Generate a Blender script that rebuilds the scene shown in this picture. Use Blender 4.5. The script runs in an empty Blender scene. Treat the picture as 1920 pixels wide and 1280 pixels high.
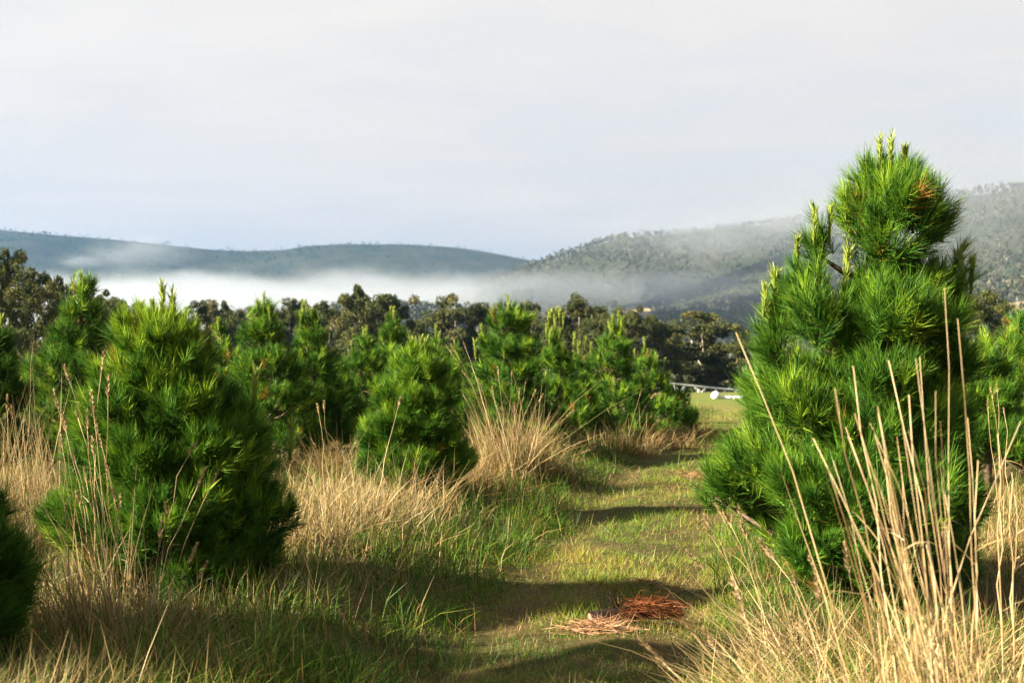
import bpy, math, random
import numpy as np

# ------------------------------------------------------------------ camera, world, sun, exposure
scene = bpy.context.scene
COL = scene.collection
F = 50.0 / 36.0 * 1920.0          # focal length in photograph pixels
CAMH = 1.5
HZ = 620.0                        # horizon row in the photograph
cam_data = bpy.data.cameras.new('camera')
cam = bpy.data.objects.new('camera', cam_data)
COL.objects.link(cam)
cam.location = (0, 0, CAMH)
cam.rotation_euler = (math.radians(90) - math.atan(20.0 / F), 0, 0)
cam_data.lens = 50.0
cam_data.sensor_width = 36.0
cam_data.clip_start = 0.1
cam_data.clip_end = 60000.0
cam_data.dof.use_dof = True
cam_data.dof.focus_distance = 8.6
cam_data.dof.aperture_fstop = 4.8
scene.camera = cam

SUN_AZ = math.radians(-109)       # clockwise from the viewing direction (+Y); negative is left
SUN_EL = math.radians(26)
sun_dir = np.array([math.sin(SUN_AZ) * math.cos(SUN_EL), math.cos(SUN_AZ) * math.cos(SUN_EL), math.sin(SUN_EL)])
sun_data = bpy.data.lights.new('sun', 'SUN')
sun_data.energy = 5.0
sun_data.angle = math.radians(1.0)
sun_data.color = (1.0, 0.88, 0.69)
sun = bpy.data.objects.new('sun', sun_data)
COL.objects.link(sun)
from mathutils import Vector
sun.rotation_euler = Vector(tuple(sun_dir)).to_track_quat('Z', 'Y').to_euler()

world = bpy.data.worlds.new('World')
scene.world = world
world.use_nodes = True


class NT:
    """tiny helper round a node tree"""
    def __init__(self, tree):
        self.t = tree
        tree.nodes.clear()

    def n(self, kind, **kw):
        nd = self.t.nodes.new(kind)
        for k, v in kw.items():
            if k.startswith('_'):
                nd.inputs[k[1:].replace('_', ' ')].default_value = v
            else:
                setattr(nd, k, v)
        return nd

    def l(self, a, b):
        self.t.links.new(a, b)

    def math(self, op, a, b=None, c=None, clamp=False):
        nd = self.t.nodes.new('ShaderNodeMath')
        nd.operation = op
        nd.use_clamp = clamp
        for i, v in enumerate((a, b, c)):
            if v is None:
                continue
            if isinstance(v, (int, float)):
                nd.inputs[i].default_value = v
            else:
                self.l(v, nd.inputs[i])
        return nd.outputs[0]

    def mix(self, fac, a, b):
        nd = self.t.nodes.new('ShaderNodeMix')
        nd.data_type = 'RGBA'
        for sock, v in ((nd.inputs[0], fac), (nd.inputs[6], a), (nd.inputs[7], b)):
            if isinstance(v, (int, float)):
                sock.default_value = v
            elif isinstance(v, tuple):
                sock.default_value = v if len(v) == 4 else (*v, 1)
            else:
                self.l(v, sock)
        return nd.outputs[2]

    def ramp(self, fac, stops):
        nd = self.t.nodes.new('ShaderNodeValToRGB')
        e = nd.color_ramp.elements
        while len(e) < len(stops):
            e.new(0.5)
        for el, (p, c) in zip(e, stops):
            el.position = p
            el.color = c if len(c) == 4 else (*c, 1)
        self.l(fac, nd.inputs[0])
        return nd.outputs[0]

    def smooth(self, v, lo, hi):
        nd = self.t.nodes.new('ShaderNodeMapRange')
        nd.interpolation_type = 'SMOOTHSTEP'
        nd.inputs[1].default_value = lo
        nd.inputs[2].default_value = hi
        self.l(v, nd.inputs[0])
        return nd.outputs[0]


w = NT(world.node_tree)
sky = w.n('ShaderNodeTexSky', sky_type='NISHITA', sun_disc=False)
sky.sun_elevation = SUN_EL
sky.sun_rotation = SUN_AZ
sky.dust_density = 2.0
sky.air_density = 1.0
bg_sky = w.n('ShaderNodeBackground')
bg_sky.inputs['Strength'].default_value = 0.05
w.l(sky.outputs[0], bg_sky.inputs['Color'])
# thin high cloud over most of the sky
tc = w.n('ShaderNodeTexCoord')
sep = w.n('ShaderNodeSeparateXYZ')
w.l(tc.outputs['Generated'], sep.inputs[0])
zup = w.math('MAXIMUM', sep.outputs[2], 0.0)
den = w.math('ADD', zup, 0.22)
cx_ = w.math('DIVIDE', sep.outputs[0], den)
cy_ = w.math('DIVIDE', sep.outputs[1], den)
comb = w.n('ShaderNodeCombineXYZ')
w.l(cx_, comb.inputs[0]); w.l(cy_, comb.inputs[1])
cmap = w.n('ShaderNodeMapping')
cmap.inputs['Scale'].default_value = (0.8, 1.5, 1)
cmap.inputs['Rotation'].default_value = (0, 0, math.radians(-20))
cmap.inputs['Location'].default_value = (3.1, 1.7, 0)
w.l(comb.outputs[0], cmap.inputs[0])
cn1 = w.n('ShaderNodeTexNoise', _Scale=0.9, _Detail=3.0, _Roughness=0.5, _Distortion=0.5)
cn2 = w.n('ShaderNodeTexNoise', _Scale=3.5, _Detail=4.0, _Roughness=0.55, _Distortion=0.8)
w.l(cmap.outputs[0], cn1.inputs[0]); w.l(cmap.outputs[0], cn2.inputs[0])
shade = w.math('ADD', w.math('MULTIPLY', cn1.outputs[0], 0.65), w.math('MULTIPLY', cn2.outputs[0], 0.35))
ccol = w.ramp(shade, [(0.36, (0.57, 0.56, 0.55)), (0.5, (0.63, 0.60, 0.565)), (0.64, (0.67, 0.63, 0.58))])
bg_cloud = w.n('ShaderNodeBackground')
bg_cloud.inputs['Strength'].default_value = 0.187
w.l(ccol, bg_cloud.inputs['Color'])
cover = w.smooth(shade, 0.30, 0.50)
cover = w.math('MULTIPLY_ADD', cover, 0.08, 0.92, clamp=True)
mixs = w.n('ShaderNodeMixShader')
w.l(cover, mixs.inputs[0]); w.l(bg_sky.outputs[0], mixs.inputs[1]); w.l(bg_cloud.outputs[0], mixs.inputs[2])
wout = w.n('ShaderNodeOutputWorld')
w.l(mixs.outputs[0], wout.inputs['Surface'])

scene.view_settings.view_transform = 'Standard'
scene.view_settings.look = 'None'
scene.view_settings.gamma = 1.0
scene.view_settings.exposure = 3.0
scene.view_settings.use_curve_mapping = False

scene.render.engine = 'CYCLES'
cy = scene.cycles
cy.max_bounces = 4
cy.diffuse_bounces = 1
cy.glossy_bounces = 1
cy.transmission_bounces = 2
cy.transparent_max_bounces = 4
cy.volume_bounces = 1
cy.use_denoising = True
cy.denoiser = 'OPENIMAGEDENOISE'
cy.denoising_input_passes = 'RGB_ALBEDO_NORMAL'
cy.denoising_prefilter = 'FAST'
cy.volume_max_steps = 128
cy.caustics_reflective = False
cy.caustics_refractive = False
cy.sample_clamp_indirect = 4.0

# ------------------------------------------------------------------ helpers
R = np.random.default_rng(7)


def unit(v):
    return v / np.maximum(np.linalg.norm(v, axis=-1, keepdims=True), 1e-9)


def smooth01(a, lo, hi):
    t = np.clip((a - lo) / (hi - lo), 0, 1)
    return t * t * (3 - 2 * t)


def vnoise(x, y, seed=0):
    """cheap smooth value noise, -1..1, vectorised"""
    x = np.asarray(x, float); y = np.asarray(y, float)
    xi = np.floor(x).astype(np.int64); yi = np.floor(y).astype(np.int64)
    fx = x - xi; fy = y - yi
    fx = fx * fx * (3 - 2 * fx); fy = fy * fy * (3 - 2 * fy)

    def h(a, b):
        n = (a * 374761393 + b * 668265263 + seed * 144269504) & 0x7fffffff
        n = ((n ^ (n >> 13)) * 1274126177) & 0x7fffffff
        n = (n ^ (n >> 16)) & 0xffff
        return n / 32767.5 - 1
    return ((h(xi, yi) * (1 - fx) + h(xi + 1, yi) * fx) * (1 - fy) + (h(xi, yi + 1) * (1 - fx) + h(xi + 1, yi + 1) * fx) * fy)


def fbm(x, y, seed=0, octv=4):
    s = 0; a = 0.5
    for i in range(octv):
        s = s + a * vnoise(x * 2 ** i, y * 2 ** i, seed + i * 17)
        a *= 0.5
    return s


def path_c(y):
    t = np.asarray(y, float) - 6.0
    t = np.clip(t, -8, 26)
    return 0.2 + 0.145 * t + 0.003 * t * np.abs(t)


def path_edge(x, y):
    """signed distance outside the mown track (negative inside)"""
    return np.abs(np.asarray(x, float) - path_c(y)) - 0.68


def ground(x, y):
    x = np.asarray(x, float); y = np.asarray(y, float)
    e = path_edge(x, y)
    near = 1 - smooth01(y, 22, 34)
    z = np.where(x < path_c(y), 0.17, 0.10) * smooth01(e, -0.15, 0.9) * near
    z = z + near * (0.06 * fbm(x * 1.3, y * 1.3, 3) + 0.03 * fbm(x * 4, y * 4, 9))
    z = z - 0.03 * np.exp(-((np.abs(x - path_c(y)) - 0.5) / 0.2) ** 2) * near
    far = -4.7 * smooth01(y, 24, 95) - 4.0 * smooth01(y, 140, 185) - 13.0 * smooth01(y, 300, 900)
    z = z + far
    z = z + smooth01(y, 40, 120) * 0.5 * fbm(x / 60, y / 60, 5)
    return z


def P(px, py, d):
    return np.array([(px - 960.0) / F * d, d, CAMH - (py - HZ) / F * d])


def make_mesh(name, verts, tris, attrs=None, mats=(), smooth=False):
    me = bpy.data.meshes.new(name)
    verts = np.ascontiguousarray(verts, np.float32)
    tris = np.ascontiguousarray(tris, np.int32)
    k = tris.shape[1]
    me.vertices.add(len(verts))
    me.vertices.foreach_set('co', verts.ravel())
    me.loops.add(tris.size)
    me.loops.foreach_set('vertex_index', tris.ravel())
    me.polygons.add(len(tris))
    me.polygons.foreach_set('loop_start', np.arange(len(tris), dtype=np.int32) * k)
    try:
        me.polygons.foreach_set('loop_total', np.full(len(tris), k, np.int32))
    except Exception:
        pass
    for an, av in (attrs or {}).items():
        a = me.attributes.new(an, 'FLOAT', 'POINT')
        a.data.foreach_set('value', np.ascontiguousarray(av, np.float32))
    for m in mats:
        me.materials.append(m)
    me.update(calc_edges=True)
    if smooth:
        me.polygons.foreach_set('use_smooth', np.ones(len(tris), bool))
    return me


def add(name, me, parent=None, loc=None, rotz=0.0, scale=None, **props):
    o = bpy.data.objects.new(name, me)
    COL.objects.link(o)
    if loc is not None:
        o.location = tuple(float(v) for v in loc)
    if rotz:
        o.rotation_euler = (0, 0, rotz)
    if scale is not None:
        o.scale = (scale,) * 3 if isinstance(scale, (int, float)) else scale
    if parent is not None:
        o.parent = parent
    for k, v in props.items():
        o[k] = v
    return o


def thing(name, loc, label, category, group=None, rotz=0.0, scale=None):
    o = add(name, None, None, loc, rotz, scale, label=label, category=category)
    o.empty_display_size = 0.2
    if group:
        o['group'] = group
    return o


def cat(parts):
    """join (verts, tris, attrs) bundles"""
    V, T, A, off = [], [], {}, 0
    for v, t, a in parts:
        V.append(v); T.append(t + off); off += len(v)
        for k, x in a.items():
            A.setdefault(k, []).append(x)
    return np.concatenate(V), np.concatenate(T), {k: np.concatenate(x) for k, x in A.items()}


def tube(pts, radii, sides=6, cap=True, jitter=0.0):
    pts = np.asarray(pts, float); n = len(pts)
    tg = unit(np.gradient(pts, axis=0))
    ref = np.array([0.31, 0.17, 0.93]) if abs(tg[0][2]) < 0.8 else np.array([0.9, 0.3, 0.1])
    u = unit(np.cross(tg, ref)); v = np.cross(tg, u)
    a = np.arange(sides) / sides * 2 * np.pi
    rr = np.asarray(radii, float)[:, None, None] * (1 + jitter * R.normal(size=(n, sides, 1)))
    ring = pts[:, None, :] + rr * (np.cos(a)[None, :, None] * u[:, None, :] + np.sin(a)[None, :, None] * v[:, None, :])
    verts = ring.reshape(-1, 3)
    f = []
    for i in range(n - 1):
        for j in range(sides):
            p, q = i * sides + j, i * sides + (j + 1) % sides
            f += [(p, q, q + sides), (p, q + sides, p + sides)]
    if cap:
        c0, c1 = len(verts), len(verts) + 1
        verts = np.vstack([verts, pts[0], pts[-1]])
        for j in range(sides):
            f += [(c0, (j + 1) % sides, j), (c1, (n - 1) * sides + j, (n - 1) * sides + (j + 1) % sides)]
    return verts, np.array(f)


def blades(root, direc, length, width, bend, tint, seg=2, side=None, tipv=None):
    """grass blades / needles: root (n,3), direc (n,3) start direction, bend (n,3) displacement of the tip. seg 1, 2 or 3 pieces"""
    n = len(root)
    length = np.broadcast_to(np.asarray(length, float), (n,))[:, None]
    width = np.broadcast_to(np.asarray(width, float), (n,))[:, None]
    if side is None:
        side = unit(np.cross(direc, R.normal(size=(n, 3))))
    ring = []
    tv = []
    for i in range(seg):
        s = i / seg
        c = root + direc * length * s + bend * s * s
        hw = side * width * 0.5 * (1 - 0.55 * s)
        ring += [c - hw, c + hw]
        tv += [s, s]
    ring.append(root + direc * length + bend)
    tv.append(1.0)
    m = 2 * seg + 1
    verts = np.stack(ring, 1).reshape(-1, 3)
    base = (np.arange(n) * m)[:, None]
    f = []
    for i in range(seg - 1):
        a = 2 * i
        f += [[a, a + 1, a + 3], [a, a + 3, a + 2]]
    f.append([2 * seg - 2, 2 * seg - 1, 2 * seg])
    tris = (base[:, None, :] + np.array(f)[None]).reshape(-1, 3)
    return verts, tris, {'tint': np.repeat(tint, m), 'tip': np.tile(np.array(tv), n)}


# ------------------------------------------------------------------ materials
def new_mat(name):
    m = bpy.data.materials.new(name)
    m.use_nodes = True
    return m, NT(m.node_tree)


def leaf_mat(name, stops, tipmix=None, k=0.64, rough=0.5, transl=0.25, spec=0.3, noise=0.0, nscale=1.0, ncol=(0, 0, 0)):
    m, t = new_mat(name)
    at = t.n('ShaderNodeAttribute', attribute_name='tint')
    stops = [(p_, tuple(q_ * k for q_ in c_)) for p_, c_ in stops]
    col = t.ramp(at.outputs['Fac'], stops)
    if tipmix:
        tp = t.n('ShaderNodeAttribute', attribute_name='tip')
        lo, hi, c, amt = tipmix
        c = tuple(q_ * k for q_ in c)
        f = t.math('MULTIPLY', t.smooth(tp.outputs['Fac'], lo, hi), amt)
        col = t.mix(f, col, c)
    if noise:
        g = t.n('ShaderNodeNewGeometry')
        nz = t.n('ShaderNodeTexNoise', _Scale=nscale, _Detail=2.0)
        t.l(g.outputs['Position'], nz.inputs[0])
        f = t.math('MULTIPLY', t.smooth(nz.outputs[0], 0.45, 0.65), noise)
        col = t.mix(f, col, tuple(q_ * k for q_ in ncol))
    b = t.n('ShaderNodeBsdfPrincipled', _Roughness=rough)
    b.inputs['Specular IOR Level'].default_value = spec
    t.l(col, b.inputs['Base Color'])
    tr = t.n('ShaderNodeBsdfTranslucent')
    t.l(col, tr.inputs['Color'])
    mx = t.n('ShaderNodeMixShader')
    mx.inputs[0].default_value = transl
    t.l(b.outputs[0], mx.inputs[1]); t.l(tr.outputs[0], mx.inputs[2])
    o = t.n('ShaderNodeOutputMaterial')
    t.l(mx.outputs[0], o.inputs['Surface'])
    return m


def solid_mat(name, c1, c2, scale=5.0, rough=0.8, metal=0.0, bump=0.0, detail=4.0, spec=0.3):
    m, t = new_mat(name)
    c1 = tuple(q_ * 0.75 for q_ in c1); c2 = tuple(q_ * 0.75 for q_ in c2)
    g = t.n('ShaderNodeTexCoord')
    nz = t.n('ShaderNodeTexNoise', _Scale=scale, _Detail=detail)
    t.l(g.outputs['Object'], nz.inputs[0])
    col = t.mix(t.smooth(nz.outputs[0], 0.35, 0.65), c1, c2)
    b = t.n('ShaderNodeBsdfPrincipled', _Roughness=rough, _Metallic=metal)
    b.inputs['Specular IOR Level'].default_value = spec
    t.l(col, b.inputs['Base Color'])
    if bump:
        bp = t.n('ShaderNodeBump', _Strength=bump)
        t.l(nz.outputs[0], bp.inputs['Height'])
        t.l(bp.outputs[0], b.inputs['Normal'])
    o = t.n('ShaderNodeOutputMaterial')
    t.l(b.outputs[0], o.inputs['Surface'])
    return m


# tint 0..0.9 live green, 0.93 and above dead brown
M_needle = leaf_mat('pine_needles', [(0.0, (0.008, 0.042, 0.005)), (0.4, (0.030, 0.098, 0.010)), (0.75, (0.088, 0.195, 0.014)), (0.9, (0.22, 0.33, 0.018)), (0.94, (0.30, 0.16, 0.03)), (1.0, (0.26, 0.08, 0.02))],
                    tipmix=(0.2, 1.0, (0.15, 0.27, 0.012), 0.35), k=0.80, rough=0.5, transl=0.22, spec=0.12)
M_candle = leaf_mat('pine_candle', [(0.0, (0.15, 0.24, 0.02)), (1.0, (0.34, 0.42, 0.06))], rough=0.5, transl=0.25)
M_pbark = solid_mat('pine_bark', (0.06, 0.035, 0.02), (0.13, 0.085, 0.055), 30, 0.9, bump=0.4)
M_turf = leaf_mat('turf_blades', [(0.0, (0.030, 0.095, 0.006)), (0.45, (0.095, 0.165, 0.010)), (0.75, (0.19, 0.22, 0.018)), (1.0, (0.28, 0.19, 0.06))], rough=0.5, k=0.86, transl=0.3, spec=0.2,
                  noise=0.25, nscale=1.6, ncol=(0.15, 0.12, 0.03))
M_verge = leaf_mat('verge_blades', [(0.0, (0.02, 0.075, 0.006)), (0.5, (0.055, 0.13, 0.009)), (0.8, (0.16, 0.19, 0.02)), (1.0, (0.33, 0.22, 0.08))], rough=0.5, transl=0.3, spec=0.12)
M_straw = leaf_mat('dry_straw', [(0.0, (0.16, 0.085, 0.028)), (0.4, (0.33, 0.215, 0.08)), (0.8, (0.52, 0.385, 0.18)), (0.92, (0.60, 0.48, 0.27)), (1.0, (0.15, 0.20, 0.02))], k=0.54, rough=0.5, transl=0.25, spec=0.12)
M_stem = leaf_mat('straw_stem', [(0.0, (0.16, 0.09, 0.035)), (0.4, (0.42, 0.295, 0.135)), (1.0, (0.58, 0.44, 0.24))], rough=0.45, transl=0.0)
M_seed = leaf_mat('grass_seed', [(0.0, (0.24, 0.15, 0.06)), (1.0, (0.44, 0.32, 0.16))], rough=0.6, transl=0.2)
M_dead = leaf_mat('dead_needles', [(0.0, (0.03, 0.012, 0.006)), (0.5, (0.13, 0.042, 0.016)), (1.0, (0.30, 0.11, 0.04))], k=0.5, rough=0.6, transl=0.1, spec=0.05)
M_litter = leaf_mat('needle_litter', [(0.0, (0.16, 0.07, 0.03)), (0.5, (0.38, 0.20, 0.09)), (1.0, (0.55, 0.34, 0.18))], rough=0.6, transl=0.1)
M_gum = leaf_mat('eucalypt_leaves', [(0.0, (0.024, 0.034, 0.010)), (0.5, (0.062, 0.072, 0.020)), (0.85, (0.105, 0.105, 0.034)), (1.0, (0.13, 0.105, 0.045))], k=0.78, rough=0.5, transl=0.15, spec=0.04)
M_gumd = leaf_mat('eucalypt_leaves_grey', [(0.0, (0.022, 0.032, 0.009)), (0.5, (0.055, 0.065, 0.017)), (1.0, (0.12, 0.10, 0.03))], k=0.78, rough=0.5, transl=0.15, spec=0.04)
M_gbark = solid_mat('eucalypt_bark', (0.16, 0.13, 0.10), (0.42, 0.38, 0.32), 2.0, 0.8)
M_ftree = leaf_mat('far_forest', [(0.0, (0.018, 0.026, 0.012)), (0.5, (0.048, 0.055, 0.028)), (0.9, (0.115, 0.105, 0.065)), (0.95, (0.30, 0.27, 0.23)), (1.0, (0.36, 0.33, 0.29))], rough=0.8, transl=0.0, spec=0.0)
M_rtree = leaf_mat('ridge_forest', [(0.0, (0.006, 0.012, 0.009)), (0.5, (0.018, 0.028, 0.020)), (1.0, (0.055, 0.066, 0.046))], rough=0.9, transl=0.0, spec=0.0)
M_hill = solid_mat('hill_ground', (0.024, 0.034, 0.020), (0.042, 0.046, 0.03), 0.01, 0.95, spec=0.0)
M_galv = solid_mat('galvanised_steel', (0.60, 0.62, 0.64), (0.72, 0.74, 0.75), 2.0, 0.45, 0.3)
M_rubber = solid_mat('rubber', (0.02, 0.02, 0.02), (0.035, 0.033, 0.03), 6, 0.8)
M_wrap = solid_mat('white_wrap', (0.60, 0.61, 0.62), (0.72, 0.72, 0.72), 1.5, 0.4, bump=0.15)
M_hole = solid_mat('hollow_shade', (0.25, 0.26, 0.26), (0.33, 0.33, 0.33), 3, 0.5)
M_cut = solid_mat('cut_wood', (0.09, 0.06, 0.035), (0.17, 0.12, 0.075), 25, 0.8)
M_log = solid_mat('dark_bark', (0.006, 0.004, 0.003), (0.022, 0.014, 0.009), 40, 0.95, bump=0.8, spec=0.05)
M_pale = solid_mat('dry_paddock', (0.20, 0.155, 0.09), (0.25, 0.19, 0.12), 0.02, 0.95, spec=0.0)

M_ground, t = new_mat('ground')
g = t.n('ShaderNodeNewGeometry')
sp = t.n('ShaderNodeSeparateXYZ')
t.l(g.outputs['Position'], sp.inputs[0])
n1 = t.n('ShaderNodeTexNoise', _Scale=1.7, _Detail=5.0, _Roughness=0.6)
n2 = t.n('ShaderNodeTexNoise', _Scale=22.0, _Detail=6.0, _Roughness=0.7)
n3 = t.n('ShaderNodeTexNoise', _Scale=0.05, _Detail=6.0, _Roughness=0.65)
for q in (n1, n2, n3):
    t.l(g.outputs['Position'], q.inputs[0])
c_near = t.mix(t.smooth(n1.outputs[0], 0.38, 0.62), (0.026, 0.026, 0.006), (0.055, 0.036, 0.013))
c_near = t.mix(t.smooth(n2.outputs[0], 0.40, 0.70), c_near, (0.07, 0.055, 0.02))
c_far = t.mix(t.smooth(n3.outputs[0], 0.35, 0.65), (0.06, 0.085, 0.012), (0.10, 0.095, 0.024))
c_valley = t.mix(t.smooth(n3.outputs[0], 0.40, 0.60), (0.035, 0.05, 0.02), (0.10, 0.09, 0.045))
c = t.mix(t.smooth(sp.outputs[1], 19, 30), c_near, c_far)
c = t.mix(t.smooth(sp.outputs[1], 175, 190), c, c_valley)
b = t.n('ShaderNodeBsdfPrincipled', _Roughness=0.95)
b.inputs['Specular IOR Level'].default_value = 0.1
t.l(c, b.inputs['Base Color'])
bp = t.n('ShaderNodeBump', _Strength=0.6, _Distance=0.03)
t.l(n2.outputs[0], bp.inputs['Height']); t.l(bp.outputs[0], b.inputs['Normal'])
o = t.n('ShaderNodeOutputMaterial')
t.l(b.outputs[0], o.inputs['Surface'])

# ------------------------------------------------------------------ ground sheet
def grow(a, b, first, ratio):
    out = [a]; s = first
    while out[-1] < b:
        out.append(out[-1] + s); s *= ratio
    return np.array(out)


xs_pos = np.concatenate([np.arange(0, 6, 0.1), grow(6, 9000, 0.12, 1.13)])
xs = np.concatenate([-xs_pos[:0:-1], xs_pos])
ys = np.concatenate([-grow(0, 500, 0.3, 1.3)[:0:-1], np.arange(0, 22, 0.1), grow(22, 9000, 0.12, 1.09)])
gx, gy = np.meshgrid(xs, ys)
gz = ground(gx, gy)
gv = np.stack([gx, gy, gz], -1).reshape(-1, 3)


def grid_faces(ny, nx):
    i = (np.arange(ny - 1)[:, None] * nx + np.arange(nx - 1)[None]).ravel()
    return np.stack([i, i + 1, i + nx + 1, i + nx], 1)


add('ground', make_mesh('ground', gv, grid_faces(len(ys), len(xs)), mats=[M_ground], smooth=True), kind='structure')

# ------------------------------------------------------------------ hills
def hill(name, crest, foot_d, crest_d, foot_z, back, seed, nu=160, nv=40, rough=0.06):
    """crest: list of (px, py) seen from the track; foot_d / crest_d: distance as function of px"""
    cp = np.array(crest, float)
    px = np.linspace(cp[0, 0], cp[-1, 0], nu)
    py = np.interp(px, cp[:, 0], cp[:, 1])
    fd = np.interp(px, *np.array(foot_d, float).T)
    cd = np.interp(px, *np.array(crest_d, float).T)
    cz = CAMH - (py - HZ) / F * cd
    vv = np.linspace(0, 1.6, nv)
    s = np.clip(vv, 0, 1)[None, :]
    prof = 0.55 * s + 0.45 * s * s * (3 - 2 * s)
    D = fd[:, None] + (cd - fd)[:, None] * s + back * np.clip(vv - 1, 0, 1)[None, :] / 0.6
    X = (px[:, None] - 960) / F * D
    Z = foot_z + (cz[:, None] - foot_z) * prof
    amp = rough * (cz[:, None] - foot_z) * np.sin(np.pi * np.clip(vv, 0, 1))[None, :]
    Z = Z + amp * 2.2 * fbm(X / 260 + seed, D / 420, seed)
    Z = Z - (cz[:, None] - foot_z) * 0.5 * np.clip(vv - 1, 0, 1)[None, :] / 0.6
    verts = np.stack([X, D, Z], -1)
    o = add(name, make_mesh(name, verts.reshape(-1, 3), grid_faces(nu, nv), mats=[M_hill], smooth=True), kind='structure')
    return verts, vv


def forest(name, surf, vv, n, hmin, hmax, seed, k=16, keep=None, vmax=1.05, trunk=1.0, wide=0.34, mat=None, tv=0.3):
    """a far wood that reads as one mass: n small broken crowns with trunks"""
    rg = np.random.default_rng(seed)
    nu, nv = surf.shape[:2]
    # choose cells by area
    fu = rg.random(n) * (nu - 1.001)
    fv = rg.random(n) * (np.searchsorted(vv, vmax) - 1.001)
    a, b_ = fu.astype(int), fv.astype(int)
    du, dv = (fu - a)[:, None], (fv - b_)[:, None]
    p = (surf[a, b_] * (1 - du) + surf[a + 1, b_] * du) * (1 - dv) + (surf[a, b_ + 1] * (1 - du) + surf[a + 1, b_ + 1] * du) * dv
    if keep is not None:
        p = p[keep(p)]
    n = len(p)
    h = hmin + (hmax - hmin) * rg.random(n) ** 1.3
    dens = 0.75 + 0.25 * vnoise(p[:, 0] / 90, p[:, 1] / 90, seed)
    h = h * dens
    r = h * wide * (0.7 + 0.6 * rg.random(n))
    c = p + np.stack([0 * h, 0 * h, h * 0.66], -1)
    q = rg.normal(size=(n, k, 3)); q = q / np.linalg.norm(q, axis=2, keepdims=True) * rg.random((n, k, 1)) ** 0.4
    cc = c[:, None, :] + q * np.stack([r, r, h * 0.34], -1)[:, None, :]
    size = (h * 0.15)[:, None, None] * (0.6 + 0.8 * rg.random((n, k, 1)))
    e1 = unit(rg.normal(size=(n, k, 3))); e2 = unit(np.cross(e1, rg.normal(size=(n, k, 3))))
    v = np.stack([cc - e1 * size, cc + e1 * size * 0.6 + e2 * size * 0.9, cc + e1 * size * 0.5 - e2 * size * 0.9], 2).reshape(-1, 3)
    tint = np.repeat(np.clip(0.45 + tv * rg.normal(size=n)[:, None] + 0.15 * rg.normal(size=(n, k)) + 0.15 * vnoise(p[:, 0] / 160, p[:, 1] / 160, seed + 3)[:, None], 0, 0.9).ravel(), 3)
    f = np.arange(len(v)).reshape(-1, 3)
    parts = [(v, f, {'tint': tint})]
    if trunk:
        m = rg.random(n) < trunk
        pp, hh = p[m], h[m]
        tw = hh * 0.030
        z = np.zeros_like(hh)
        lean = rg.normal(size=(len(pp), 2)) * 0.05 * hh[:, None]
        top = pp + np.stack([lean[:, 0], lean[:, 1], hh * 0.8], -1)
        a1 = np.stack([tw, z, z], -1); a2 = np.stack([z - tw * 0.5, tw * 0.87, z], -1); a3 = np.stack([z - tw * 0.5, -tw * 0.87, z], -1)
        tv = np.stack([pp + a1 - [0, 0, 3], pp + a2 - [0, 0, 3], pp + a3 - [0, 0, 3], top], 1).reshape(-1, 3)
        bi = (np.arange(len(pp)) * 4)[:, None]
        tf = (bi[:, None, :] + np.array([[0, 1, 3], [1, 2, 3], [2, 0, 3]])[None]).reshape(-1, 3)
        parts.append((tv, tf, {'tint': np.repeat(0.93 + 0.07 * rg.random(len(pp)), 4)}))
    V, T, A = cat(parts)
    return add(name, make_mesh(name, V, T, A, [mat or M_ftree]), kind='stuff')


s, v = hill('hill', [(-900, 440), (-300, 415), (0, 430), (100, 440), (200, 447), (330, 460), (400, 468), (470, 470), (530, 468), (580, 460), (650, 457), (760, 458), (850, 463), (920, 473), (1000, 489), (1080, 500), (1250, 520), (1700, 500), (2600, 420)],
            [(-900, 2700), (2600, 2700)], [(-900, 4300), (600, 4100), (2600, 4400)], -22, 900, 1)
o = forest('far_ridge_forest', s, v, 12000, 9, 15, 21, k=8, trunk=0.0, wide=0.45, vmax=1.0, mat=M_rtree)
o['label'] = 'blue hazy forest covering the distant ridge on the left'; o['category'] = 'forest'
s2, v2 = hill('hill', [(700, 600), (830, 560), (900, 535), (960, 512), (1000, 500), (1040, 488), (1100, 466), (1170, 446), (1250, 440), (1300, 434), (1400, 424), (1480, 418), (1600, 408), (1700, 396), (1760, 382), (1820, 368), (1920, 350), (2100, 318), (2500, 290), (3200, 310)],
              [(700, 1900), (1000, 1350), (1400, 1000), (1900, 800), (3200, 800)], [(700, 2500), (1000, 2400), (1400, 2150), (1920, 1700), (3200, 1500)], -22, 700, 4, rough=0.10)
PADS = [(1188, 588, 1150, 34, 11), (1925, 578, 760, 40, 9)]


def clearing(p):
    px = p[:, 0] / p[:, 1] * F + 960; py = HZ - (p[:, 2] - CAMH) / p[:, 1] * F
    k = np.ones(len(p), bool)
    for (a, b_, d, w_, h_) in PADS:
        k &= ~((np.abs(px - a) < w_) & (np.abs(py - b_) < h_ * 1.3))
    return k


o = forest('hillside_forest', s2, v2, 16000, 9, 16, 22, k=10, trunk=0.75, wide=0.30, tv=0.24, keep=clearing)
o['label'] = 'grey green eucalyptus forest with pale trunks covering the misty right hillside'; o['category'] = 'forest'
s3, v3 = hill('hill', [(300, 640), (480, 615), (560, 596), (620, 582), (700, 577), (800, 578), (860, 590), (920, 606), (1000, 616), (1150, 640)],
              [(300, 900), (1150, 950)], [(300, 1350), (1150, 1350)], -21, 300, 6, nu=80)
o = forest('valley_forest', s3, v3, 2200, 8, 14, 23, k=16, trunk=0.2)
o['label'] = 'blue green wood on the low rise below the white fog bank'; o['category'] = 'forest'


def on_hill(surf, px):
    """column of the hill surface seen at a pixel column"""
    col = surf[:, :, 0] / surf[:, :, 1] * F + 960
    i = np.argmin(np.abs(col[:, 0] - px))
    return surf[i]


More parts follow.
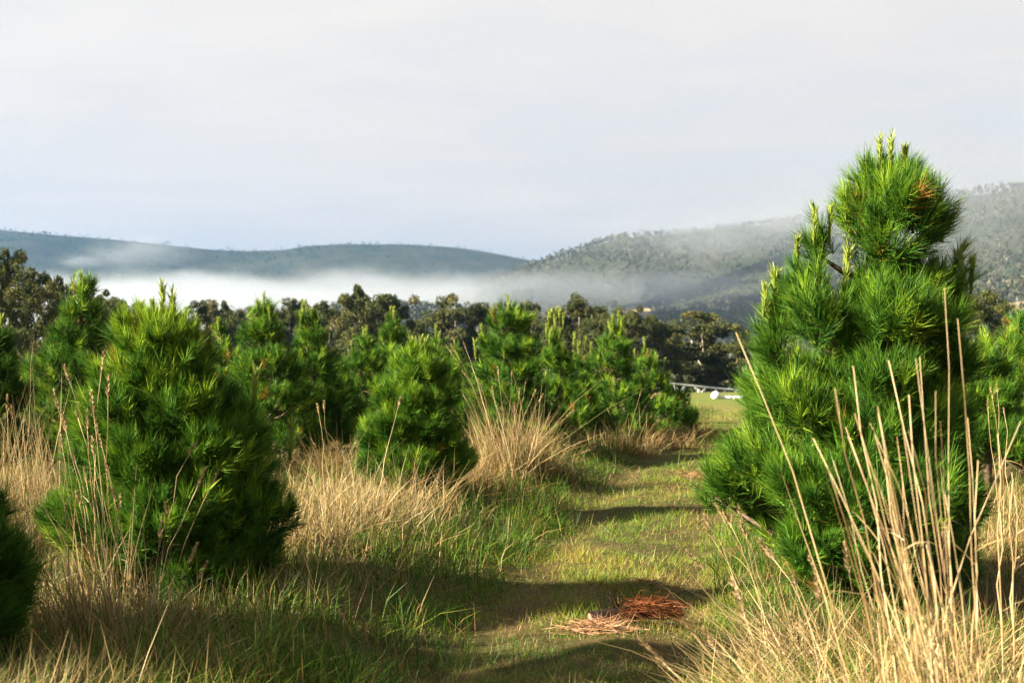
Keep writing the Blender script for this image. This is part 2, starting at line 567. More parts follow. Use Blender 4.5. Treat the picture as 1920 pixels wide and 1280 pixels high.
for (a, b_, d, w_, h_) in PADS:
    # an open dry paddock laid on the slope between the woods: sample the hill and lift it slightly
    us = np.linspace(-1, 1, 13); rows = []
    for u_ in us:
        c_ = on_hill(s2, a + u_ * w_)
        pyc = HZ - (c_[:, 2] - CAMH) / c_[:, 1] * F
        hh = h_ * (1 - 0.45 * u_ * u_)
        yy = np.linspace(b_ + hh, b_ - hh, 7)
        order = np.argsort(pyc[:26])
        D_ = np.interp(yy, pyc[:26][order], c_[:26, 1][order])
        Z_ = np.interp(yy, pyc[:26][order], c_[:26, 2][order])
        rows.append(np.stack([(a + u_ * w_ - 960) / F * D_, D_, Z_ + 1.5], -1))
    rows = np.array(rows)
    add('paddock', make_mesh('paddock', rows.reshape(-1, 3), grid_faces(13, 7)[:, ::-1], mats=[M_pale], smooth=True), kind='structure')

# ------------------------------------------------------------------ air: even haze, valley fog, wisps
hz_me = None


def box_mesh(name, lo, hi, mat):
    x0, y0, z0 = lo; x1, y1, z1 = hi
    v = np.array([(x0, y0, z0), (x1, y0, z0), (x1, y1, z0), (x0, y1, z0), (x0, y0, z1), (x1, y0, z1), (x1, y1, z1), (x0, y1, z1)])
    f = np.array([(0, 3, 2, 1), (4, 5, 6, 7), (0, 1, 5, 4), (1, 2, 6, 5), (2, 3, 7, 6), (3, 0, 4, 7)])
    return make_mesh(name, v, f, mats=[mat])


M_haze, t = new_mat('haze')
pv = t.n('ShaderNodeVolumePrincipled')
pv.inputs['Color'].default_value = (0.19, 0.37, 0.68, 1)
pv.inputs['Density'].default_value = 0.95e-4
pv.inputs['Anisotropy'].default_value = 0.6
o = t.n('ShaderNodeOutputMaterial')
t.l(pv.outputs[0], o.inputs['Volume'])
add('haze', box_mesh('haze', (-9900, -900, -28), (9900, 12000, 400), M_haze), kind='stuff', label='thin blue morning haze over the whole valley', category='haze')


def fog_mat(name, dens, nscale, lo, hi, shape):
    m, t = new_mat(name)
    tcn = t.n('ShaderNodeTexCoord')
    s_ = t.n('ShaderNodeSeparateXYZ')
    t.l(tcn.outputs['Generated'], s_.inputs[0])
    pos = t.n('ShaderNodeNewGeometry')
    mp = t.n('ShaderNodeMapping')
    mp.inputs['Scale'].default_value = nscale
    t.l(tcn.outputs['Object'], mp.inputs[0])
    nz = t.n('ShaderNodeTexNoise', _Scale=1.0, _Detail=5.0, _Roughness=0.62)
    t.l(mp.outputs[0], nz.inputs[0])
    X, Y, Z = s_.outputs
    if shape == 'slab':
        fx = t.math('MULTIPLY', t.smooth(X, 0.0, 0.12), t.math('SUBTRACT', 1.0, t.smooth(X, 0.60, 1.0)))
        fy = t.math('MULTIPLY', t.smooth(Y, 0.0, 0.25), t.math('SUBTRACT', 1.0, t.smooth(Y, 0.85, 1.0)))
        top = t.math('MULTIPLY_ADD', nz.outputs[0], 0.75, 0.33)      # ragged upper edge
        hgt = t.math('SUBTRACT', top, Z)
        fz = t.smooth(hgt, 0.0, 0.12)
        f = t.math('MULTIPLY', t.math('MULTIPLY', fx, fy), fz)
    else:
        dx = t.math('SUBTRACT', X, 0.5); dy = t.math('SUBTRACT', Y, 0.5); dz = t.math('SUBTRACT', Z, 0.5)
        r2 = t.math('ADD', t.math('ADD', t.math('MULTIPLY', dx, dx), t.math('MULTIPLY', dy, dy)), t.math('MULTIPLY', dz, dz))
        r = t.math('SQRT', r2)
        f = t.math('SUBTRACT', 1.0, t.smooth(r, 0.05, 0.48))
        f = t.math('MULTIPLY', f, t.smooth(nz.outputs[0], lo, hi))
    pv = t.n('ShaderNodeVolumePrincipled')
    pv.inputs['Color'].default_value = (0.78, 0.835, 0.89, 1)
    pv.inputs['Anisotropy'].default_value = 0.66
    t.l(t.math('MULTIPLY', f, dens), pv.inputs['Density'])
    o = t.n('ShaderNodeOutputMaterial')
    t.l(pv.outputs[0], o.inputs['Volume'])
    return m


def fog(name, centre, size, dens, nscale, label, shape='puff', lo=0.35, hi=0.65):
    m = fog_mat(name, dens, nscale, lo, hi, shape)
    sx, sy, sz = (q / 2 for q in size)
    return add(name, box_mesh(name, (-sx, -sy, -sz), (sx, sy, sz), m), None, centre, kind='stuff', label=label, category='fog')


fog('fog_bank', (-700, 2150, 45), (3600, 1100, 150), 0.0046, (0.0055, 0.0050, 0.004), 'white fog bank lying in the valley below the left ridge', 'slab')
FW = [  # px, py, distance, size (x, y, z), density, label
    (1230, 540, 1290, (330, 360, 52), 0.008, 'low strip of white mist crossing the foot of the right hill'),
    (1010, 548, 1330, (380, 320, 70), 0.0055, 'faint mist drifting in the gap between the two hills'),
    (255, 474, 3050, (330, 400, 100), 0.0042, 'pale cloud wisp hanging high on the left ridge'),
    (150, 490, 3000, (120, 300, 40), 0.006, 'smallest cloud wisp low on the left ridge'),
    (1420, 440, 1750, (520, 700, 120), 0.0050, 'cloud clinging to the crest behind the tall pine'),
    (1800, 380, 1350, (620, 600, 200), 0.0038, 'grey mist veiling the crest right of the tall pine'),
    (1560, 490, 1050, (1100, 420, 330), 0.0009, 'thin grey mist veiling the whole right hillside'),
]
for (a, b_, d, sz, dn, lab) in FW:
    fog('fog_wisp', P(a, b_, d), sz, dn, (0.012, 0.012, 0.02), lab)

# ------------------------------------------------------------------ eucalypts
def gum_meshes(seed, h, wd, low):
    """crown: separate domed leaf clumps carried on limbs"""
    rg = np.random.default_rng(seed)
    parts, tparts = [], []
    nl = rg.integers(9, 13)
    # main fork points
    tz = h * (0.30 + 0.1 * rg.random())
    trunk_pts = np.array([[0, 0, -0.4], [0.02 * h * rg.normal(), 0.02 * h * rg.normal(), tz * 0.5], [0.04 * h * rg.normal(), 0.04 * h * rg.normal(), tz]])
    v, f = tube(trunk_pts, [h * 0.03, h * 0.024, h * 0.018], 7)
    tparts.append((v, f, {}))
    cl = []
    for i in range(nl):
        a = i * 2.4 + rg.random()
        lev = (i + 0.6) / nl
        z = h * (low + (0.93 - low) * lev)
        env = math.sin(math.pi * min(0.97, 0.18 + 0.78 * lev)) ** 0.7
        rr = wd * 0.5 * env * (0.45 + 0.5 * rg.random())
        c = np.array([math.cos(a) * rr, math.sin(a) * rr, z])
        cr = wd * (0.17 + 0.10 * rg.random())
        cl.append((c, cr))
    cl.append((np.array([0.05 * wd * rg.normal(), 0.05 * wd * rg.normal(), h * 0.93]), wd * 0.2))
    for c, cr in cl:
        a0 = trunk_pts[2] if c[2] > tz else trunk_pts[1]
        mid = (a0 + c) / 2 + np.array([0.15 * c[0], 0.15 * c[1], -0.04 * h])
        v, f = tube([a0, mid, c], [h * 0.012, h * 0.008, h * 0.004], 5)
        tparts.append((v, f, {}))
        # sub clumps, flattened domes
        for j in range(9):
            sc = c + rg.normal(size=3) * np.array([0.75, 0.75, 0.38]) * cr
            sr = cr * (0.22 + 0.36 * rg.random())
            n = 230
            q = unit(rg.normal(size=(n, 3)))
            q[:, 2] = np.where(q[:, 2] < 0, q[:, 2] * 0.55, q[:, 2])
            rad = sr * (0.45 + 0.62 * rg.random(n) ** 0.6)[:, None]
            pos = sc + q * rad * np.array([1.15, 1.15, 0.75])
            d = unit(q + rg.normal(size=(n, 3)) * 0.8 + [0, 0, -0.5])
            tint = np.clip(0.45 + 0.3 * rg.normal() * 0.6 + 0.2 * rg.normal(size=n), 0, 1)
            size = 0.21 * (0.7 + 0.6 * rg.random(n)) * (h / 10) ** 0.4
            e2 = unit(np.cross(d, rg.normal(size=(n, 3))))
            vv = np.stack([pos - e2 * size[:, None] * 0.35, pos + e2 * size[:, None] * 0.35, pos + d * size[:, None] * 1.3], 1).reshape(-1, 3)
            parts.append((vv, np.arange(3 * n).reshape(-1, 3), {'tint': np.repeat(tint, 3)}))
    V, T, A = cat(parts)
    V2, T2, _ = cat(tparts)
    return (V, T, A), (V2, T2)


GV = []
for i in range(6):
    low = (0.22, 0.35, 0.15, 0.40, 0.12, 0.28)[i]
    wdr = (7.5, 6.5, 9.0, 6.0, 8.5, 7.0)[i]
    (V, T, A), (V2, T2) = gum_meshes(100 + i, 10.0, wdr, low)
    GV.append((make_mesh('gum_crown', V, T, A, [M_gum if i % 3 != 1 else M_gumd]), make_mesh('gum_trunk', V2, T2, mats=[M_gbark], smooth=True), wdr))

ORD = ['first', 'second', 'third', 'fourth', 'fifth', 'sixth', 'seventh', 'eighth', 'ninth', 'tenth', 'eleventh', 'twelfth', 'thirteenth', 'fourteenth', 'fifteenth', 'sixteenth', 'seventeenth', 'eighteenth',
       'nineteenth', 'twentieth', 'twenty-first', 'twenty-second', 'twenty-third', 'twenty-fourth', 'twenty-fifth', 'twenty-sixth', 'twenty-seventh', 'twenty-eighth', 'twenty-ninth', 'thirtieth']
# px centre, top row, width in px, distance, variant, label (None: numbered in the line)
GUMS = [
    (-45, 515, 150, 84, 2, 'dark brown-green eucalyptus cut by the left edge of the picture'),
    (14, 478, 70, 104, 3, 'tall thin eucalyptus poking above the others at the left edge'),
    (58, 524, 120, 92, 4, 'broad brown-green eucalyptus just left of the second tallest young pine'),
    (118, 532, 95, 112, 2, 'rounded eucalyptus partly behind the pointed young pine at left'),
    (178, 556, 90, 125, 0, None), (214, 570, 80, 148, 4, None), (262, 578, 80, 160, 2, None), (340, 600, 90, 170, 4, None),
    (388, 570, 75, 190, 3, None), (424, 575, 65, 200, 0, None), (462, 584, 70, 205, 2, None), (508, 590, 70, 190, 4, None),
    (548, 567, 62, 205, 3, None), (614, 576, 85, 180, 2, None),
    (676, 547, 92, 170, 0, 'tallest eucalyptus in the middle of the far tree line, with open crown'),
    (734, 560, 82, 174, 3, None), (782, 612, 70, 185, 4, None),
    (836, 571, 88, 186, 5, None), (906, 575, 72, 190, 3, None), (950, 610, 80, 180, 2, None),
    (992, 578, 66, 205, 4, None), (1034, 592, 70, 200, 0, None),
    (1078, 562, 74, 190, 1, None), (1128, 584, 78, 180, 2, None), (1176, 586, 80, 176, 0, None), (1232, 602, 92, 180, 2, None),
    (1318, 600, 140, 188, 5, 'large rounded eucalyptus with pale limbs above the irrigation truss'),
    (1384, 640, 100, 184, 2, 'low eucalyptus right of the large rounded one, behind the truss'),
    (1436, 648, 100, 186, 4, 'low eucalyptus half hidden by the tall pine on the right'),
    (1750, 610, 120, 120, 4, 'eucalyptus behind the right side of the tall pine'),
    (1838, 556, 118, 116, 2, 'olive eucalyptus standing clear right of the tall pine'),
    (1935, 604, 90, 128, 0, 'eucalyptus cut by the right edge of the picture'),
]
kk = 0
random.seed(4)
for (px, py, wpx, d, var, lab) in GUMS:
    top = P(px, py, d)
    gz0 = float(ground(top[0], d))
    h = top[2] - gz0
    cm, tm, wdr = GV[var]
    if lab is None:
        lab = 'olive eucalyptus, %s from the left in the far tree line behind the pines' % ORD[kk]
        kk += 1
    wx = wpx / F * d / wdr
    sc = (wx * 1.05, wx * 1.05, h / 10.0)
    t_ = thing('eucalyptus_tree', (top[0], d, gz0), lab, 'tree', 'eucalyptus trees beyond the pine rows', random.random() * 6.28, sc)
    add('crown', cm, t_, kind='stuff')
    add('trunk', tm, t_)
# scrub under and between the gums
scrub = []
rg = np.random.default_rng(55)
n = 260
pxs = np.concatenate([rg.uniform(-150, 1480, n - 40), rg.uniform(1700, 2050, 40)])
ds = np.where(pxs < 160, rg.uniform(92, 125, n), rg.uniform(176, 215, n))
for px, d in zip(pxs, ds):
    x = (px - 960) / F * d
    z0 = float(ground(x, d))
    m_ = 110
    hgt = rg.uniform(1.6, 4.6); wid = rg.uniform(1.5, 3.0)
    q = unit(rg.normal(size=(m_, 3))) * (0.5 + 0.5 * rg.random((m_, 1)))
    pos = np.array([x, d, z0 + hgt * 0.5]) + q * np.array([wid, wid, hgt * 0.55])
    dd = unit(q + rg.normal(size=(m_, 3)) * 0.7); e2 = unit(np.cross(dd, rg.normal(size=(m_, 3)))); sz = 0.5
    vv = np.stack([pos - e2 * sz * 0.45, pos + e2 * sz * 0.45, pos + dd * sz * 1.2], 1).reshape(-1, 3)
    scrub.append((vv, np.arange(3 * m_).reshape(-1, 3), {'tint': np.repeat(np.clip(0.3 + 0.25 * rg.normal() + 0.15 * rg.normal(size=m_), 0, 1), 3)}))
V, T, A = cat(scrub)
add('scrub', make_mesh('scrub', V, T, A, [M_gumd]), kind='stuff', label='dark scrub filling the foot of the eucalyptus line', category='scrub')

# ------------------------------------------------------------------ irrigation truss and wrapped bales on the far field
D_IR = 178.0
A_ = P(1215, 715, D_IR - 6); B_ = P(1480, 741, D_IR + 4)
gi = float(ground(A_[0], D_IR))
t_ = thing('irrigation_truss', (A_[0], A_[1], gi), 'long galvanised irrigation truss crossing the far field', 'irrigator')
LA = A_ - np.array([A_[0], A_[1], gi]); LB = B_ - np.array([A_[0], A_[1], gi])
hlow = 1.25
NB = 7
ax = LB - LA
sidev = unit(np.cross(ax, [0, 0, 1.0]))
v, f = tube(np.linspace(LA, LB, 9), [0.12] * 9, 8)
add('pipe', make_mesh('pipe', v, f, mats=[M_galv], smooth=True), t_)
for sgn in (-1, 1):
    low_pts = np.linspace(LA + [0, 0, -hlow], LB + [0, 0, -hlow], NB * 2 + 1) + sidev * 0.55 * sgn
    v, f = tube(low_pts, [0.03] * len(low_pts), 6)
    add('tie_rod', make_mesh('tie_rod', v, f, mats=[M_galv]), t_)
    for i in range(NB):
        s0 = (i + 0.22) / NB; s1 = (i + 0.5) / NB; s2_ = (i + 0.78) / NB
        for sa in (s0, s2_):
            p0 = LA + ax * sa; p1 = LA + ax * s1 + [0, 0, -hlow] + sidev * 0.55 * sgn
            v, f = tube([p0, p1], [0.055, 0.055], 5)
            add('brace', make_mesh('brace', v, f, mats=[M_galv]), t_)
for L in (LA, LB):
    for sgn in (-1, 1):
        foot = L + sidev * 1.6 * sgn
        foot[2] = 0.55
        v, f = tube([L, foot], [0.07, 0.07], 6)
        add('tower_leg', make_mesh('tower_leg', v, f, mats=[M_galv]), t_)
        a = np.linspace(0, 2 * np.pi, 19)[:-1]
        ring = np.stack([np.zeros(18), np.cos(a) * 0.42, np.sin(a) * 0.42], -1)
        ring = np.vstack([ring, ring[:1]])
        v, f = tube(ring + foot, [0.13] * 19, 8, cap=False)
        add('wheel', make_mesh('wheel', v, f, mats=[M_rubber], smooth=True), t_)

DB = 128.0


def bale_mesh(name, L, r, slump, seed):
    rg = np.random.default_rng(seed)
    nu, nv = 16, 9
    a = np.linspace(0, 2 * np.pi, nu + 1)[:-1]
    V = []
    for i in range(nv):
        s_ = i / (nv - 1) * 2 - 1
        rr = r * (1 - abs(s_) ** 6 * 0.18)
        for t0 in a:
            zz = math.sin(t0) * rr * (1 - slump)
            V.append((s_ * L / 2, math.cos(t0) * rr * (1 + slump * 0.4), max(zz, -r * (1 - slump) * 0.8) + r * (1 - slump) * 0.8))
    V = np.array(V) + rg.normal(size=(len(V), 3)) * r * 0.02
    f = []
    for i in range(nv - 1):
        for j in range(nu):
            p, q = i * nu + j, i * nu + (j + 1) % nu
            f += [(p, p + nu, q + nu), (p, q + nu, q)]
    c0 = len(V); V = np.vstack([V, [[-L / 2 - 0.03, 0, r * (1 - slump) * 0.8], [L / 2 + 0.03, 0, r * (1 - slump) * 0.8]]])
    for j in range(nu):
        f += [(c0, j, (j + 1) % nu), (c0 + 1, (nv - 1) * nu + (j + 1) % nu, (nv - 1) * nu + j)]
    return make_mesh(name, V, np.array(f), mats=[M_wrap], smooth=True)


for (px, L, r, sl, rot, lab) in [(1342, 0.9, 0.40, 0.05, 1.35, 'largest white wrapped bale, with grey hollow face, below the truss'),
                                 (1363, 1.0, 0.20, 0.2, 0.12, 'middle low white wrapped bale lying beside the largest one'),
                                 (1386, 1.1, 0.21, 0.2, 0.05, 'rightmost low white wrapped bale beside the tall pine')]:
    x = (px - 960) / F * DB
    z0 = float(ground(x, DB))
    ob = add('wrapped_bale', bale_mesh('wrapped_bale', L, r, sl, int(px)), None, (x, DB, z0 - 0.03), rot, label=lab, category='bale', group='white wrapped bales on the far field')
    if r > 0.3:
        a = np.linspace(0, 2 * np.pi, 17)[:-1]
        V = np.vstack([np.stack([np.full(16, -L / 2 - 0.05), np.cos(a) * 0.22, 0.36 + np.sin(a) * 0.09], -1), [[-L / 2 - 0.02, 0, 0.36]]])
        add('hollow_face', make_mesh('hollow_face', V, np.array([(16, i, (i + 1) % 16) for i in range(16)]), mats=[M_hole]), ob)  # grey disc: the dark of the opening painted onto the bale end

# ------------------------------------------------------------------ pines
def in_blobs(p, blobs, skip, scale):
    hit = np.zeros(len(p), bool)
    for k, (c, r) in enumerate(blobs):
        m = skip != k
        q = ((p - c) / (r * scale)) ** 2
        hit |= m & (q.sum(1) < 1)
    return hit


def pine_crown(blobs, n_shoot, per, nl, nw, seg, rg, up=0.55, axis=None, dead=0.01, new=0.12, tan=(), shade_tone=0.0, z_floor=None, L0=(0.10, 0.2), zref=None):
    """blobs: (centre, radii) lumps of the crown. Shoots are rooted below the lump surfaces, needles radiate forward from each shoot"""
    blobs = [(c, np.maximum(r - nl * 0.12, 0.35 * r)) for c, r in blobs]
    area = np.array([(r[0] * r[1] + r[0] * r[2] + r[1] * r[2]) for c, r in blobs])
    cnt = rg.choice(len(blobs), n_shoot * 2, p=area / area.sum())
    C = np.array([c for c, r in blobs])[cnt]; Rr = np.array([r for c, r in blobs])[cnt]
    q = unit(rg.normal(size=(len(cnt), 3)))
    q[:, 2] = np.where(q[:, 2] < -0.35, -q[:, 2] * 0.8, q[:, 2])
    q = unit(q)
    depth = 1 - 0.42 * rg.random(len(cnt)) ** 2.2
    p = C + q * Rr * depth[:, None]
    keep = ~in_blobs(p, blobs, cnt, 0.80)
    p, q, Rr, depth = p[keep][:n_shoot], q[keep][:n_shoot], Rr[keep][:n_shoot], depth[keep][:n_shoot]
    nrm = unit(q / Rr)
    outw = p * np.array([1, 1, 0.0]); outw = outw / np.maximum(np.linalg.norm(outw, axis=1, keepdims=True), 0.25)
    D = unit(nrm * 0.42 + outw * 0.42 + np.array([0, 0, up + 0.12]) + rg.normal(size=p.shape) * 0.22)
    n = len(p)
    L = rg.uniform(L0[0], L0[1], n)
    proud = rg.random(n) < 0.22
    L = np.where(proud, L * 1.2, L)
    base = p - D * (L * np.where(proud, 0.7, 0.95))[:, None]
    D = np.where(proud[:, None], unit(D + np.array([0, 0, 0.6])), D)
    # needles
    m = per
    t = rg.random((n, m)) ** 0.75
    az = rg.random((n, m)) * 2 * np.pi
    u = unit(np.cross(D, np.array([0.3, 0.2, 0.93]))); v = np.cross(D, u)
    ang = (0.95 - 0.62 * t) * (0.7 + 0.6 * rg.random((n, m)))
    rad = np.cos(az)[..., None] * u[:, None, :] + np.sin(az)[..., None] * v[:, None, :]
    d = unit(np.cos(ang)[..., None] * D[:, None, :] + np.sin(ang)[..., None] * rad)
    root = base[:, None, :] + D[:, None, :] * (L[:, None] * t)[..., None]
    ln = nl * rg.uniform(0.75, 1.2, (n, m)) * rg.uniform(0.8, 1.15, (n, 1))
    z = p[:, 2]
    zr = zref or (z.min(), z.max())
    hi = np.clip((z - zr[0]) / (zr[1] - zr[0] + 1e-6), 0, 1)
    tint = np.clip(0.34 + shade_tone + 0.22 * rg.normal(size=n), 0.0, 0.86)  # per-tree needle colour variety; negative offsets also paint in the shade of the rows
    young = rg.random(n) < new * (0.4 + hi)
    tint = np.where(young, rg.uniform(0.8, 0.9, n), tint)
    for tc_, tr_ in tan:
        near_ = np.exp(-(((p - tc_) / tr_) ** 2).sum(1))
        tint = np.where(rg.random(n) < near_ * 0.55, rg.uniform(0.88, 0.95, n), tint)
    dd = rg.random(n) < dead
    tint = np.where(dd, rg.uniform(0.93, 1.0, n), np.clip(tint, 0.0, 0.9))
    tn = np.repeat(tint[:, None], m, 1)
    tn = np.where(tn < 0.91, np.clip(tn + 0.07 * rg.normal(size=(n, m)), 0, 0.9), tn)
    tn = np.where((rg.random((n, m)) < 0.012 * (1 + dead * 20)) & (t < 0.4), 0.95, tn)
    root, d, ln, tn = root.reshape(-1, 3), d.reshape(-1, 3), ln.ravel(), tn.ravel()
    bend = np.zeros_like(root)
    bend[:, 2] = ln * rg.normal(0.02, 0.14, len(ln))
    bend += rg.normal(size=bend.shape) * (ln * 0.07)[:, None]
    if z_floor is not None:
        ok = root[:, 2] + d[:, 2] * ln > z_floor
        root, d, ln, tn, bend = root[ok], d[ok], ln[ok], tn[ok], bend[ok]
    side = unit(np.cross(d, rg.normal(size=d.shape)))
    return blades(root, d, ln, nw, bend, tn, seg, side), (base, D, L)


def candle_mesh(seed, L, r):
    rg = np.random.default_rng(seed)
    n = 110
    t = rg.random(n)
    az = rg.random(n) * 2 * np.pi
    root = np.stack([np.cos(az) * r * 0.35, np.sin(az) * r * 0.35, t * L], -1)
    d = unit(np.stack([np.cos(az) * 0.35, np.sin(az) * 0.35, np.full(n, 1.0)], -1) + rg.normal(size=(n, 3)) * 0.08)
    ln = L * 0.24 * (0.6 + 0.7 * t)
    b1 = blades(root, d, ln, 0.006, np.zeros_like(root), np.clip(0.3 + 0.6 * t + 0.1 * rg.normal(size=n), 0, 1), 1)
    v, f = tube([(0, 0, -0.1 * L), (0, 0, L * 0.6), (0, 0, L)], [r * 0.5, r * 0.45, r * 0.2], 6)
    b2 = (v, f, {'tint': np.full(len(v), 0.4), 'tip': np.zeros(len(v))})
    V, T, A = cat([b1, b2])
    return make_mesh('candle', V, T, A, [M_candle])


CANDLES = [candle_mesh(i, 0.14 + 0.02 * i, 0.011) for i in range(4)]


def trunk_mesh(h, r, limbs, rg):
    pts = np.array([[0, 0, -0.15], [0.01, 0, h * 0.25], [0.02 * rg.normal(), 0.02 * rg.normal(), h * 0.55], [0, 0, h * 0.85], [0, 0, h]])
    v, f = tube(pts, [r * 1.2, r, r * 0.75, r * 0.4, r * 0.15], 8, jitter=0.05)
    parts = [(v, f, {})]
    for c in limbs:
        hd = math.hypot(c[0], c[1])
        z0 = max(0.08, min(h * 0.9, c[2] - hd * 0.55))
        a = np.array([0, 0, z0]); m_ = (a + c) / 2 + np.array([0, 0, -0.05 * hd])
        v, f = tube([a, m_, c], [r * 0.38, r * 0.3, r * 0.12], 5)
        parts.append((v, f, {}))
    V, T, _ = cat(parts)
    return make_mesh('trunk', V, T, mats=[M_pbark], smooth=True)


def tiers_to_blobs(tiers, d, base, rg, lob=8):
    """tiers given as (row, column, half width, half height) in photograph pixels at distance d -> lumps in metres about the tree base"""
    k = d / F
    blobs = []
    for (py, px, hw, hh) in tiers:
        c = P(px, py, d) - base
        r_, h_ = hw * k, hh * k
        blobs.append((c, np.array([r_ * 0.72, r_ * 0.72, h_])))
        a0 = rg.random() * 6.28
        nlob = lob if hw * k > 0.25 else 4
        for i in range(nlob):
            a = a0 + i * 2 * math.pi / nlob + rg.normal() * 0.18
            off = r_ * rg.uniform(0.54, 0.70)
            cc = c + np.array([math.cos(a) * off, math.sin(a) * off, h_ * rg.uniform(-0.35, 0.3)])
            rr = r_ * rg.uniform(0.27, 0.40)
            blobs.append((cc, np.array([rr, rr, max(h_ * rg.uniform(0.6, 0.85), rr * 0.7)])))
    return blobs


def pine(px, d, tiers, label, n_shoot, per, nl, nw, seg, seed, candles=(), leader=None, blobs=None, lob=8, name='pine_tree', limb_top=None, crown_kw=None, tan=()):
    rg = np.random.default_rng(seed)
    x = (px - 960) / F * d
    base = np.array([x, d, float(ground(x, d))])
    if tiers and d > 12.3:
        m_ = len(tiers) - 1
        tiers = [(a, b_, hw * (1.05 + 0.20 * q_ / m_), hh * (1.0 + 0.12 * q_ / m_)) for q_, (a, b_, hw, hh) in enumerate(tiers)]
    B = blobs(base, rg) if blobs else tiers_to_blobs(tiers, d, base, rg, lob)
    kw = dict(crown_kw or {})
    if d > 12.3:
        n_shoot, per, nl = int(n_shoot * 1.65), int(per * 0.75), nl * 0.85
    kw['tan'] = [(P(a, b_, d) - base + np.array([0, c_, 0]), r_) for a, b_, c_, r_ in tan]
    (V, T, A), _ = pine_crown(B, n_shoot, per, nl, nw, seg, rg, z_floor=-0.02, **kw)
    t_ = thing(name, base, label, 'tree', 'young pines in the plantation rows')
    add('crown', make_mesh('pine_crown', V, T, A, [M_needle]), t_, kind='stuff')
    top = max(c[2] + r[2] for c, r in B)
    lim = [c for c, r in B if math.hypot(c[0], c[1]) > 0.08]
    add('trunk', trunk_mesh(limb_top or top * 0.93, 0.045 * (top / 1.9) ** 0.8, lim, rg), t_)
    for (cpx, cpy, tilt) in candles:
        # cpx, cpy: tip of a candle
        tip = P(cpx, cpy, d) - base
        me = CANDLES[int(rg.integers(4))]
        L = max(vv.co[2] for vv in me.vertices) * 1.0
        s_ = 0.9 * rg.uniform(0.85, 1.25)
        o_ = add('candle', me, t_, tip - np.array([0, rg.uniform(0.0, 0.12), 0.14 * s_]), scale=(s_ * 1.35, s_ * 1.35, s_))
        o_.rotation_euler = (rg.normal() * 0.08, math.radians(tilt), rg.random() * 6)
    return t_, base


def right_blobs(base, rg):
    k = 7.4 / F
    L = [(1672, 425, 100, 85, 0), (1640, 360, 62, 60, -.03), (1700, 350, 36, 52, .02), (1762, 430, 40, 75, .05), (1608, 405, 48, 62, 0), (1670, 400, 70, 70, -.22), (1680, 410, 70, 70, .22), (1650, 322, 26, 30, 0), (1690, 318, 20, 28, .02),
         (1655, 600, 90, 75, -.05), (1755, 575, 62, 70, 0), (1600, 600, 55, 70, -.05), (1803, 525, 26, 55, 0), (1785, 590, 42, 60, 0), (1650, 600, 75, 65, -.3), (1670, 600, 75, 65, .3), (1730, 620, 60, 55, -.22),
         (1505, 560, 45, 85, -.05), (1527, 475, 26, 58, -.02), (1465, 600, 38, 60, 0), (1440, 660, 28, 60, 0), (1500, 600, 50, 70, -.25), (1500, 600, 50, 70, .2), (1555, 640, 40, 80, -.15), (1675, 525, 55, 42, 0), (1648, 545, 66, 40, -.1), (1705, 540, 70, 42, -.05), (1672, 460, 92, 58, -.02), (1720, 520, 50, 42, .05),
         (1600, 720, 110, 65, -.05), (1700, 730, 95, 60, 0), (1620, 720, 90, 60, -.33), (1640, 720, 90, 60, .33),
         (1485, 730, 85, 75, -.05), (1440, 800, 45, 46, 0), (1385, 850, 30, 30, 0), (1470, 770, 70, 65, -.33), (1480, 760, 75, 65, .35),
         (1580, 820, 120, 80, -.32), (1700, 815, 95, 80, -.25), (1640, 810, 130, 80, .35), (1770, 800, 60, 70, 0),
         (1420, 870, 85, 60, -.1), (1370, 910, 55, 50, 0), (1340, 930, 35, 40, 0), (1440, 890, 75, 65, .4), (1480, 900, 80, 65, -.45),
         (1540, 930, 110, 80, -.5), (1680, 930, 110, 90, -.42), (1600, 920, 140, 90, .45), (1780, 900, 60, 80, 0), (1740, 900, 90, 80, .4), (1800, 960, 40, 55, -.1),
         (1500, 1010, 70, 55, -.35), (1610, 1040, 110, 55, -.35), (1720, 1030, 90, 60, -.2), (1790, 1020, 45, 50, 0), (1610, 1030, 120, 60, .4), (1450, 980, 60, 50, .1), (1690, 525, 60, 40, .15), (1790, 700, 45, 60, 0), (1800, 830, 48, 70, 0), (1680, 1065, 120, 48, -.15), (1560, 1075, 90, 40, -.1), (1770, 1075, 65, 40, 0), (1720, 660, 80, 50, 0)]
    out = []
    for (px, py, rx, ry, dy) in L:
        c = P(px, py, 7.4) - base
        c[1] += dy
        r_ = np.array([rx * k * 0.93, min(rx * k, 0.30), ry * k * 0.93])
        out.append((c, r_))
    return out


RC = [(1518, 405, -3), (1548, 400, 3), (1532, 425, 0), (1490, 450, -5), (1450, 515, -8), (1428, 538, -6), (1440, 570, -4), (1522, 530, 0), (1500, 575, 0), (1455, 530, -4), (1575, 490, 2), (1645, 275, -4), (1660, 280, 2), (1684, 282, 5), (1692, 300, 8), (1620, 405, -3), (1655, 410, 0), (1705, 380, 4), (1720, 405, 8), (1740, 345, 6), (1765, 400, 10), (1800, 490, 8), (1820, 500, 12), (1545, 600, -4), (1580, 620, 0), (1420, 850, -5), (1500, 850, -3), (1560, 780, 2), (1470, 820, -4)]
pine(1630, 7.4, None, 'tallest pine, with two stacked round tops, right of the grassy track', 2500, 72, 0.115, 0.0037, 2, 11, RC, blobs=right_blobs, limb_top=2.05,
     crown_kw=dict(new=0.16, up=0.6, dead=0.006, L0=(0.10, 0.20)))

